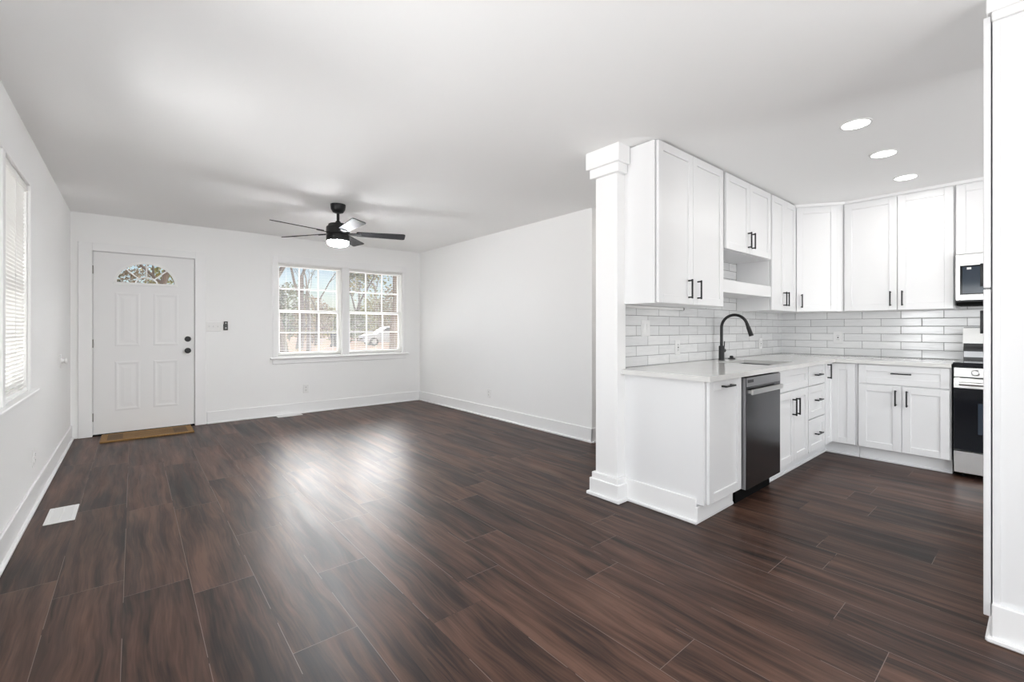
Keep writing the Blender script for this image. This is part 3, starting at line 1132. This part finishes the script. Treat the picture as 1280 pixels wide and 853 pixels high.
# ------------------------------------------------------------------ dishwasher
dw = empty('dishwasher', (3.112, 1.285, 0), 0, 'dark stainless dishwasher under the counter between two white cabinets', 'dishwasher')
bx('tub', 'rubber', dw, .004, .055, .115, .594, .66, .864)
bm = BM()
box(bm, 0, .0, .108, .590, .052, .858, bev=.004)
obj('door', bm, 'darksteel', dw)
bx('door_edge', 'greysteel', dw, -.002, .004, .112, .001, .050, .855)
bx('control_strip', 'greysteel', dw, .004, -.0015, .796, .586, .001, .856, label='dark control strip along the top')
bx('control_label', 'blackplastic', dw, .018, -.0028, .822, .110, -.001, .842)
bm = BM()
yb2 = -.042
box(bm, .014, -.036, .744, .550, -.020, .780, bev=.007, seg=2)
for xx in (.030, .520):
    box(bm, xx, -.026, .752, xx + .016, .002, .772)
obj('handle', bm, 'steel', dw, label='brushed steel bar handle')
bx('toe_panel', 'rubber', dw, .006, .075, .0, .590, .11, .108)

# ------------------------------------------------------------------ range
rg = empty('kitchen_range', (5.030, .487, 0), -PI / 2, 'freestanding stainless range with black oven glass right of the base cabinets', 'range')
RW, RDp = .757, XK - 5.030 - .012
bx('body', 'blackplastic', rg, .002, .030, .035, RW - .002, RDp, .885)
bx('bottom_drawer', 'steel', rg, .004, .0, .040, RW - .004, .032, .212, bev=.004)
bm = BM()
box(bm, .004, -.004, .220, RW - .004, .030, .712, bev=.003)
od = obj('oven_door', bm, 'glassblack', rg)
bx('door_band', 'steel', od, .004, -.008, .712, RW - .004, .030, .792, bev=.003)
bx('oven_window', 'smoke', od, .14, -.0065, .36, RW - .14, -.0035, .60)
bm = BM()
tube(bm, [(.040, -.052, .752), (RW - .040, -.052, .752)], .0145, 14)
for xx in (.055, RW - .075):
    box(bm, xx, -.050, .742, xx + .020, -.006, .762)
obj('oven_handle', bm, 'steel', od, True)
bx('control_panel', 'steel', rg, .004, -.004, .800, RW - .004, .060, .876, bev=.004)
ry = Matrix.Rotation(PI / 2, 4, 'X')
for kx in (.128, .220, RW / 2, RW - .220, RW - .128):
    bm = BM()
    lathe(bm, [(.027, 0), (.027, .006), (.022, .008), (.020, .030), (.016, .034), (0, .034)], (kx, -.004, .839), 24, ry)
    box(bm, kx - .004, -.042, .822, kx + .004, -.034, .856, bev=.001)
    obj('control_knob', bm, 'steel', rg, True)
bx('cooktop', 'glassblack', rg, .0, -.006, .876, RW, RDp - .08, .915, bev=.004, label='black glass cooktop')
bm = BM()
prism(bm, [(RDp - .085, .900), (RDp, .900), (RDp, 1.195), (RDp - .048, 1.195), (RDp - .070, 1.03), (RDp - .085, 1.00)], 0, .010, RW - .010)
bg_ = obj('backguard', bm, 'blackplastic', rg)
bm = BM()
prism(bm, [(RDp - .073, 1.055), (RDp - .068, 1.055), (RDp - .048, 1.190), (RDp - .053, 1.190)], 0, .006, RW - .006)
obj('control_face', bm, 'steel', bg_)
bx('cooktop_trim', 'greysteel', bg_, .014, RDp - .090, .935, RW - .014, RDp - .084, .985)
for kx in (.05, RW - .05):
    for ky in (.08, RDp - .06):
        bm = BM()
        lathe(bm, [(.018, 0), (.018, .012), (.010, .014), (.010, .036)], (kx, ky, 0), 14)
        obj('foot', bm, 'rubber', rg)

# ------------------------------------------------------------------ microwave
mw = empty('microwave', (5.310, .499, 1.380), -PI / 2, 'stainless over the range microwave with dark glass window', 'microwave')
MW, MD, MH = .757, XK - 5.310 - .012, .4245
bx('body', 'blackplastic', mw, 0, .022, .030, MW, MD, MH)
bm = BM()
prism(bm, [(.03, 0), (MD - .02, 0), (MD - .02, .0305), (.022, .0305)], 0, .004, MW - .004)
obj('vent_base', bm, 'rubber', mw)
fr = BM()
dw_ = .560
box(fr, 0, 0, .042, .028, .022, MH, bev=.003)
box(fr, .028, 0, .042, dw_, .022, .088, bev=.002)
box(fr, .028, 0, MH - .095, dw_, .022, MH, bev=.002)
dr = obj('door', fr, 'steel', mw)
bx('door_glass', 'glassblack', dr, .0275, .003, .088, dw_, .021, MH - .095)
bx('inner_window', 'smoke', dr, .042, .0005, .098, .40, .004, MH - .105)
bx('sticker', 'plate', dr, .068, -.0008, MH - .128, .094, .001, MH - .111, label='small white sticker on the glass')
bm = BM()
tube(bm, [(dw_ - .03, -.035, .10), (dw_ - .03, -.035, MH - .03)], .010, 12)
for zz in (.12, MH - .06):
    box(bm, dw_ - .037, -.033, zz, dw_ - .023, .002, zz + .016)
obj('handle', bm, 'steel', dr, True)
bx('control_panel', 'glassblack', mw, dw_ + .002, .0, .042, MW, .022, MH, bev=.003)

# ------------------------------------------------------------------ under-cabinet light bar
ul = empty('under_cabinet_light', (2.66, 1.93, 1.354), 0, 'slim light bar fixed under the wall cabinet nearest the column', 'light')
bx('housing', 'plate', ul, 0, -.02, -.020, .78, .012, -.001, bev=.003)
bx('end_cap', 'slot', ul, .775, -.021, -.021, .790, .013, -.0005, bev=.002)

# ------------------------------------------------------------------ wall plates
def plate(name, loc, rz, w, h, gangs, label, cat, sort, pm='plate'):
    root = empty(name, loc, rz, label, cat)
    bm = BM()
    box(bm, -w / 2, -.006, -h / 2, w / 2, 0, h / 2, bev=.003)
    obj('cover_plate', bm, pm, root)
    for g in range(gangs):
        x = (g - (gangs - 1) / 2) * .046
        if sort == 'outlet':
            for s in (-1, 1):
                bm = BM()
                lathe(bm, [(.0165, 0), (.0165, .003), (.015, .004)], (x, -.006, s * .020), 20, Matrix.Rotation(PI / 2, 4, 'X'))
                rc = obj('receptacle', bm, pm, root)
                bm = BM()
                for dx in (-.006, .006):
                    box(bm, x + dx - .0013, -.0105, s * .020, x + dx + .0013, -.0098, s * .020 + .008)
                box(bm, x - .0025, -.0105, s * .020 - .010, x + .0025, -.0098, s * .020 - .005)
                obj('slots', bm, 'slot', rc)
        elif sort == 'toggle':
            bm = BM()
            box(bm, x - .005, -.020, -.004, x + .005, -.005, .012, bev=.002)
            obj('toggle', bm, pm, root)
        elif sort == 'rocker':
            bm = BM()
            prism(bm, [(-.006, -.033), (-.008, -.033), (-.011, .033), (-.006, .033)], 0, x - .016, x + .016)
            obj('rocker', bm, pm, root)
        elif sort == 'gfci':
            bm = BM()
            box(bm, x - .017, -.009, -.034, x + .017, -.005, .034, bev=.001)
            rc = obj('receptacle', bm, pm, root)
            bm = BM()
            for s in (-1, 1):
                for dx in (-.006, .006):
                    box(bm, x + dx - .0013, -.0098, s * .022 - .003, x + dx + .0013, -.0088, s * .022 + .005)
            box(bm, x - .006, -.0105, -.006, x + .006, -.0088, .006)
            obj('slots', bm, 'slot', rc)
    return root

YT = YS - .008
XT = XK - .008
plate('wall_switch', (2.966, YT, 1.187), 0, .115, .125, 2, 'white two gang switch on the tile near the column', 'switch', 'rocker', 'tileplate')
plate('wall_outlet', (3.425, YT, 1.030), 0, .075, .120, 1, 'white outlet on the sink wall tile between the column and faucet', 'outlet', 'gfci', 'tileplate')
plate('wall_outlet', (5.09, YT, 1.025), 0, .075, .115, 1, 'white outlet on the tile right of the faucet near the corner', 'outlet', 'gfci', 'tileplate')
plate('wall_outlet', (XT, 1.420, 1.090), -PI / 2, .085, .125, 1, 'white outlet on the range wall tile under the corner cabinet', 'outlet', 'gfci', 'tileplate')
plate('wall_switch', (.770, YB, 1.208), 0, .165, .120, 3, 'white three gang toggle switch right of the front door', 'switch', 'toggle')
plate('wall_outlet', (1.860, YB, .340), 0, .075, .120, 1, 'white outlet low on the far wall below the window', 'outlet', 'outlet')
plate('wall_outlet', (XR, 4.800, .318), -PI / 2, .075, .115, 1, 'white outlet low on the bare right wall', 'outlet', 'outlet')
plate('wall_outlet', (XL, 4.376, .320), PI / 2, .075, .120, 1, 'white outlet low on the left wall near the baseboard', 'outlet', 'outlet')
# black remote in its wall holder
rm = empty('fan_remote', (.898, YB, 1.219), 0, 'small black remote in a wall holder beside the three gang switch', 'remote')
bx('holder', 'blackplastic', rm, -.024, -.012, -.056, .024, 0, .020, bev=.003)
bx('remote', 'blackplastic', rm, -.021, -.021, -.050, .021, -.0125, .056, bev=.004)
for zz, rr_ in ((.034, .008), (-.028, .009)):
    bm = BM()
    lathe(bm, [(rr_, 0), (rr_, .002), (0, .0025)], (0, -.021, zz), 16, Matrix.Rotation(PI / 2, 4, 'X'))
    obj('button', bm, 'greysteel', rm)
# knob bumper on the left wall
db = empty('door_stop', (XL, 5.86, .885), PI / 2, 'white knob bumper on the left wall beside the front door', 'door stop')
bx('mounting_plate', 'plate', db, -.055, -.006, -.062, .055, 0, .062, bev=.003)
bm = BM()
lathe(bm, [(.026, 0), (.022, .008), (.018, .018), (.026, .026), (.026, .038), (.018, .045), (0, .046)], (.01, -.006, 0), 24, Matrix.Rotation(PI / 2, 4, 'X'))
obj('bumper', bm, 'plate', db, True)

# ------------------------------------------------------------------ floor registers and mat
def register(loc, rz, w, l, label):
    root = empty('floor_vent', loc, rz, label, 'vent')
    bm = BM()
    fw = .022
    for a in ((-w / 2, -l / 2, -w / 2 + fw, l / 2), (w / 2 - fw, -l / 2, w / 2, l / 2)):
        box(bm, a[0], a[1], 0, a[2], a[3], .006, bev=.002)
    for a in ((-w / 2 + fw, -l / 2, w / 2 - fw, -l / 2 + fw), (-w / 2 + fw, l / 2 - fw, w / 2 - fw, l / 2)):
        box(bm, a[0], a[1], 0, a[2], a[3], .006, bev=.002)
    obj('frame', bm, 'vent', root)
    bm = BM()
    n = 22
    for i in range(n):
        y = -l / 2 + fw + (l - 2 * fw) * (i + .5) / n
        box(bm, -w / 2 + fw, y - .0032, .001, w / 2 - fw, y + .0032, .0035)
    box(bm, -.004, -l / 2 + fw, .001, .004, l / 2 - fw, .0045)
    obj('louvre', bm, 'vent', root)
    bx('duct_grille', 'vent_back', root, -w / 2 + fw, -l / 2 + fw, .0003, w / 2 - fw, l / 2 - fw, .0009)
    return root

register((-.346, 4.035, 0), 0, .140, .318, 'white metal floor register near the left wall')
register((1.625, 6.618, 0), PI / 2, .110, .310, 'white metal floor register against the far wall baseboard')
bm = BM()
box(bm, -.400, -.215, 0, .400, .215, .016, bev=.004)
dm = tag(obj('door_mat', bm, 'coir'), 'golden brown patterned coir mat in front of the front door', 'mat')
dm.location = (.135, 6.478, .0005)

# ------------------------------------------------------------------ ceiling fan
FX, FY = 1.588, 4.625
fn = empty('ceiling_fan', (FX, FY, H), 0, 'black five blade ceiling fan with lit round lamp', 'ceiling fan')
bm = BM()
lathe(bm, [(.073, 0), (.073, -.018), (.068, -.050), (.050, -.080), (.024, -.090), (.016, -.092)], seg=36)
obj('canopy', bm, 'black', fn, True)
bm = BM()
lathe(bm, [(.0135, -.088), (.0135, -.165), (.020, -.168), (.030, -.185), (.040, -.200)], seg=24)
obj('downrod', bm, 'black', fn, True)
bm = BM()
lathe(bm, [(.030, -.192), (.085, -.198), (.092, -.204), (.094, -.222), (.108, -.228), (.112, -.236), (.112, -.300), (.104, -.306), (.104, -.318), (.112, -.322), (.112, -.368), (.106, -.374)], seg=40)
obj('motor_housing', bm, 'black', fn, True)
bm = BM()
lathe(bm, [(.104, -.370), (.104, -.384), (.098, -.402), (.080, -.416), (.045, -.424), (0, -.426)], seg=36)
lamp = obj('light_diffuser', bm, 'fanled', fn, True, label='glowing white round lamp')
for k in range(5):
    th = math.radians(19 + 72 * k) - YAW
    rot = Matrix.Rotation(th, 4, 'Z') @ Matrix.Rotation(math.radians(-13), 4, 'X')
    lift = Vector((0, 0, -.288))
    bm = BM()
    # blade outline along +x, slightly wider at the tip, rounded corners
    out = [(.185, -.050), (.640, -.066), (.655, -.060), (.662, -.046), (.662, .046), (.655, .060), (.640, .066), (.185, .050), (.178, .040), (.178, -.040)]
    prism(bm, out, 2, -.0035, .0035)
    for v in bm.verts:
        v.co = rot @ v.co + lift
    bl = obj('blade', bm, 'blade', fn)
    bm = BM()
    prism(bm, [(.080, -.020), (.215, -.032), (.225, .0), (.215, .032), (.080, .020)], 2, -.0105, -.0037)
    for v in bm.verts:
        v.co = rot @ v.co + lift
    obj('blade_bracket', bm, 'black', bl)

# ------------------------------------------------------------------ recessed lights
def can_light(x, y, label):
    root = empty('recessed_light', (x, y, H), 0, label, 'ceiling light', 'recessed kitchen lights')
    bm = BM()
    prof_o = [(.070, -.0005), (.070, -.006), (.082, -.005), (.083, -.0005)]
    lathe(bm, prof_o, seg=36)
    obj('trim_ring', bm, 'plate', root, True)
    bm = BM()
    lathe(bm, [(.0695, -.001), (.0695, -.005), (.060, -.007), (0, -.0075)], seg=36)
    obj('diffuser', bm, 'led', root, True, label='glowing disc')
    return root

for x, lb in ((3.386, 'round recessed ceiling light nearest the viewer in the kitchen'),
              (4.113, 'round recessed ceiling light in the middle of the kitchen row'),
              (4.895, 'round recessed ceiling light nearest the range wall')):
    can_light(x, .755, lb)
    area_light('recessed_lamp', (x, .755, H - .012), (0, 0, -1), .13, .13, P_CAN, (1, .975, .94), 'DISK')

# unseen lamp added to brighten the wall end at the side hall
area_light('hall_fill', (4.3, 2.55, H - .02), (0, 0, -1), .25, .25, 3.5, (1, .96, .91), 'DISK')

# ------------------------------------------------------------------ outside
bm = BM()
box(bm, -70, YB + T, -.5, 110, 140, -.30)
tag(obj('ground', bm, 'ground'), 'sunlit leaf strewn yard outside the windows', 'yard', kind='structure')
bm = BM()
box(bm, -70, -20, -.5, XL - T, YB + T, -.30)
tag(obj('ground', bm, 'ground'), 'yard on the left side of the house', 'yard', kind='structure')


def grow(bm, tips, p, d, r, L, depth, rnd, up=.25):
    n = 3
    pts, rad = [p.copy()], [r]
    q = p.copy()
    for i in range(n):
        d = (d + Vector((rnd.uniform(-.18, .18), rnd.uniform(-.18, .18), rnd.uniform(-.05, .12)))).normalized()
        q = q + d * (L / n)
        pts.append(q.copy())
        rad.append(r * (1 - .45 * (i + 1) / n))
        if depth <= 2:
            tips.append((q.copy(), depth))
    tube(bm, pts, rad, 6 if depth > 2 else 4, cap=False)
    if depth == 0:
        return
    for k in range(rnd.choice((2, 3))):
        a = rnd.uniform(0, 2 * PI)
        sp = rnd.uniform(.45, .95)
        dd = (d * (1 - .35 * sp) + Vector((math.cos(a) * sp, math.sin(a) * sp, up))).normalized()
        grow(bm, tips, pts[-1] if k else pts[-2], dd, rad[-1] * .75, L * rnd.uniform(.6, .8), depth - 1, rnd, up)


def leaves(bm, centres, per, spread, size, rnd):
    for c_, _ in centres:
        for k in range(per):
            q = c_ + Vector((rnd.gauss(0, spread), rnd.gauss(0, spread), rnd.gauss(0, spread * .8)))
            n_ = Vector((rnd.uniform(-1, 1), rnd.uniform(-1, 1), rnd.uniform(-1, 1))).normalized()
            t_ = n_.orthogonal().normalized()
            b_ = n_.cross(t_)
            s = size * rnd.uniform(.6, 1.3)
            bm.faces.new([bm.verts.new(q + v_ * s) for v_ in (t_, b_ * .5, -t_, -b_ * .5)])


def tree(x, y, trunk_r, trunk_h, bark, leaf, per, size, label, seed, lean=0.0, depth=4, clear=True):
    rnd = random.Random(seed)
    root = empty('tree', (x, y, -.30), 0, label, 'tree')
    bm = BM()
    tips = []
    grow(bm, tips, Vector((0, 0, 0)), Vector((lean, 0, 1)).normalized(), trunk_r, trunk_h, depth, rnd)
    obj('trunk', bm, bark, root)
    if per:
        bm = BM()
        leaves(bm, tips, per, size * 3.0, size, rnd)
        obj('foliage', bm, leaf, root)
    return root


tree(4.7, 20.0, .27, 4.6, 'bark', 'leaf_grey', 3, .10, 'thick grey trunk nearest the left edge of the left window half', 1)
tree(9.1, 34.5, .26, 5.5, 'bark', 'leaf_grey', 3, .14, 'grey trunk standing second from the left in the left window half', 2)
tree(7.35, 26.0, .13, 3.0, 'bark', 'leaf_grey', 1, .09, 'slender trunk in the middle of the left window half', 3, .1, 3)
tree(12.0, 40.5, .14, 4.0, 'bark', 'leaf_grey', 0, .10, 'thin leafless forked trunk near the middle of the double window', 4, .15, 3)
tree(12.8, 27.0, .30, 5.0, 'redbark', 'leaf_tan', 4, .10, 'brown trunk with dry tan leaves at the right edge of the window', 5)
tree(26.5, 62.0, .35, 5.0, 'redbark', 'leaf_yel', 6, .26, 'yellow green tree far beyond the white car', 6)
tree(19.2, 49.0, .28, 4.4, 'bark', 'leaf_grey', 5, .20, 'grey green tree behind the white car', 8)
tree(.25, 14.0, .17, 2.6, 'bark', 'leaf_yel', 7, .085, 'yellow green tree seen through the fan light of the front door', 9)
tree(-4.2, 25.0, .26, 4.0, 'bark', 'leaf_yel', 6, .13, 'olive green tree seen through the left half of the fan light', 10)
tree(2.4, 33.0, .26, 4.6, 'bark', 'leaf_yel', 7, .16, 'pale green tree seen at the right end of the fan light', 12)


def shrub(x, y, r, hgt, leaf, label, seed, n=900, size=.16):
    rnd = random.Random(seed)
    root = empty('bush', (x, y, -.30), 0, label, 'shrub')
    bm = BM()
    for k in range(5):
        a = rnd.uniform(0, 2 * PI)
        tube(bm, [(0, 0, 0), (math.cos(a) * r * .3, math.sin(a) * r * .3, hgt * .4), (math.cos(a) * r * .55, math.sin(a) * r * .55, hgt * .75)], [.05, .035, .015], 5, cap=False)
    obj('stem', bm, 'bark', root)
    bm = BM()
    cs = []
    for k in range(n):
        u, v, w = rnd.gauss(0, 1), rnd.gauss(0, 1), rnd.gauss(0, 1)
        l_ = math.sqrt(u * u + v * v + w * w)
        q = rnd.uniform(.55, 1.0)
        cs.append((Vector((u / l_ * r * q, v / l_ * r * q, hgt * (.52 + .48 * w / l_ * q))), 0))
    leaves(bm, cs, 2, size * .6, size, rnd)
    obj('foliage', bm, leaf, root)
    return root


sid = 30
for (sl, y, r, hh, lf, lb) in (
        (.200, 46, 1.9, 6.5, 'leaf_dark', 'tall dark evergreen shrub at the left edge of the left window half'),
        (.245, 56, 2.2, 7.0, 'leaf_grey', 'tall grey green shrub second from the left behind the yard'),
        (.290, 46, 1.8, 4.6, 'leaf_tan', 'tan shrub in the middle of the left window half'),
        (.325, 57, 2.1, 4.2, 'leaf_yel', 'yellow green shrub behind the dark bin'),
        (.370, 46, 1.8, 3.4, 'leaf_grey', 'grey green shrub left of the white car'),
        (.425, 56, 2.2, 6.0, 'leaf_yel', 'tall yellow green shrub behind the white car'),
        (.470, 46, 1.9, 6.2, 'leaf_tan', 'tall tan shrub behind the rear of the white car'),
        (.510, 57, 2.1, 6.4, 'leaf_dark', 'tall dark shrub far right beyond the white car'),
        (-.050, 44, 1.9, 7.2, 'leaf_dark', 'tall dark shrub seen through the left of the fan light'),
        (.000, 54, 2.2, 8.0, 'leaf_tan', 'tall tan shrub seen through the middle of the fan light'),
        (.055, 44, 1.9, 7.0, 'leaf_yel', 'tall yellow green shrub seen through the right of the fan light'),
        (.110, 54, 2.0, 5.0, 'leaf_grey', 'grey green shrub between the front door and the window')):
    shrub(sl * y, y, r, hh, lf, lb, sid)
    sid += 1

# white car parked in the yard (local: x along its length, nose at -x)
car = empty('parked_car', (17.1, 37.3, -.30), math.radians(-6), 'white sport utility car parked in the yard outside the right window half', 'car')
def car_loft(bm, prof_low, secs):
    pass
bm = BM()
# body cross sections along the length: (x, z_bottom, z_belt, half width)
secs = [(-2.30, .42, .72, .62), (-2.22, .34, .86, .80), (-1.90, .30, .98, .88), (-1.0, .28, 1.06, .92), (0.0, .27, 1.08, .93), (1.2, .28, 1.10, .93),
        (2.0, .32, 1.10, .90), (2.25, .38, 1.05, .84), (2.32, .46, .90, .76)]
rings = []
for (x, zb2, zt, hw) in secs:
    prof = [(-hw * .92, zb2), (-hw, zb2 + .18), (-hw, zt - .14), (-hw * .93, zt - .03), (-hw * .80, zt), (hw * .80, zt), (hw * .93, zt - .03), (hw, zt - .14), (hw, zb2 + .18), (hw * .92, zb2)]
    rings.append([bm.verts.new((x, a, b)) for a, b in prof])
for a, b in zip(rings, rings[1:]):
    for k in range(len(a)):
        bm.faces.new((a[k], a[(k + 1) % len(a)], b[(k + 1) % len(a)], b[k]))
bm.faces.new(rings[0]); bm.faces.new(rings[-1])
body = obj('body', bm, 'carpaint', car, True)
bm = BM()
secs = [(-1.05, 1.05, 1.06, .84), (-.30, 1.05, 1.62, .70), (.5, 1.05, 1.70, .69), (1.6, 1.05, 1.66, .69), (2.10, 1.05, 1.30, .74), (2.2, 1.05, 1.08, .80)]
rings = []
for (x, zb2, zt, hw) in secs:
    prof = [(-.84, zb2), (-hw, zt - .03), (-hw * .9, zt), (hw * .9, zt), (hw, zt - .03), (.84, zb2)]
    rings.append([bm.verts.new((x, a, b)) for a, b in prof])
for a, b in zip(rings, rings[1:]):
    for k in range(len(a)):
        bm.faces.new((a[k], a[(k + 1) % len(a)], b[(k + 1) % len(a)], b[k]))
bm.faces.new(rings[0]); bm.faces.new(rings[-1])
obj('cabin', bm, 'carpaint', car, True)
bm = BM()
for s in (-1, 1):
    for (xa, xb, za, zc2, xs0, xs1) in ((-.80, .30, 1.12, 1.56, -.28, .30), (.40, 1.30, 1.12, 1.58, .40, 1.30), (1.38, 1.98, 1.14, 1.54, 1.38, 1.72)):
        pts4 = [(xa, za), (xb, za), (xs1, zc2), (xs0, zc2)]
        vs_ = []
        for t_ in (0, .03):
            for (px_, pz_) in pts4:
                f_ = (pz_ - 1.05) / .6
                vs_.append(bm.verts.new((px_, s * ((.855 - .15 * f_) + t_ - .015), pz_)))
        for q in ((0, 1, 2, 3), (7, 6, 5, 4), (0, 4, 5, 1), (1, 5, 6, 2), (2, 6, 7, 3), (3, 7, 4, 0)):
            bm.faces.new([vs_[i] for i in q])
prism(bm, [(-1.06, 1.09), (-.34, 1.60), (-.30, 1.60), (-1.02, 1.09)], 1, -.66, .66)
obj('windows', bm, 'carglass', car)
for xx in (-1.45, 1.40):
    for s in (-1, 1):
        bm = BM()
        lathe(bm, [(.20, -.11), (.34, -.11), (.36, -.08), (.36, .08), (.34, .11), (.20, .11)], (xx, s * .84, .36), 24, Matrix.Rotation(PI / 2, 4, 'X'))
        wl = obj('wheel', bm, 'tyre', car, True)
        bm = BM()
        lathe(bm, [(.0, -.118), (.20, -.118), (.21, -.10), (.21, .10), (.20, .118), (0, .118)], (xx, s * .84, .36), 20, Matrix.Rotation(PI / 2, 4, 'X'))
        obj('rim', bm, 'greysteel', wl, True)
bm = BM()
for s in (-1, 1):
    box(bm, -2.28, s * .50, .72, -1.98, s * .86, .86, bev=.03)
obj('headlights', bm, 'carlamp', car)
bx('grille', 'carglass', car, -2.315, -.45, .50, -2.25, .45, .70, bev=.02)

# wheeled bin
wb = empty('wheeled_bin', (12.35, 36.5, -.30), .2, 'dark upright wheeled bin in the yard outside the left window half', 'bin')
bm = BM()
vs0 = [bm.verts.new(p) for p in ((-.22, -.26, .05), (.22, -.26, .05), (.22, .26, .05), (-.22, .26, .05))]
vs1 = [bm.verts.new(p) for p in ((-.28, -.34, 1.0), (.28, -.34, 1.0), (.28, .34, 1.0), (-.28, .34, 1.0))]
bm.faces.new(vs0[::-1]); bm.faces.new(vs1)
for k in range(4):
    bm.faces.new((vs0[k], vs0[(k + 1) % 4], vs1[(k + 1) % 4], vs1[k]))
obj('body', bm, 'bin', wb)
bm = BM()
box(bm, -.31, -.38, 1.0, .31, .38, 1.08, bev=.03)
obj('lid', bm, 'bin', wb)
for s in (-1, 1):
    bm = BM()
    lathe(bm, [(.0, -.03), (.12, -.03), (.12, .03), (0, .03)], (s * .23, .27, .12), 16, Matrix.Rotation(PI / 2, 4, 'Y'))
    obj('wheel', bm, 'tyre', wb)
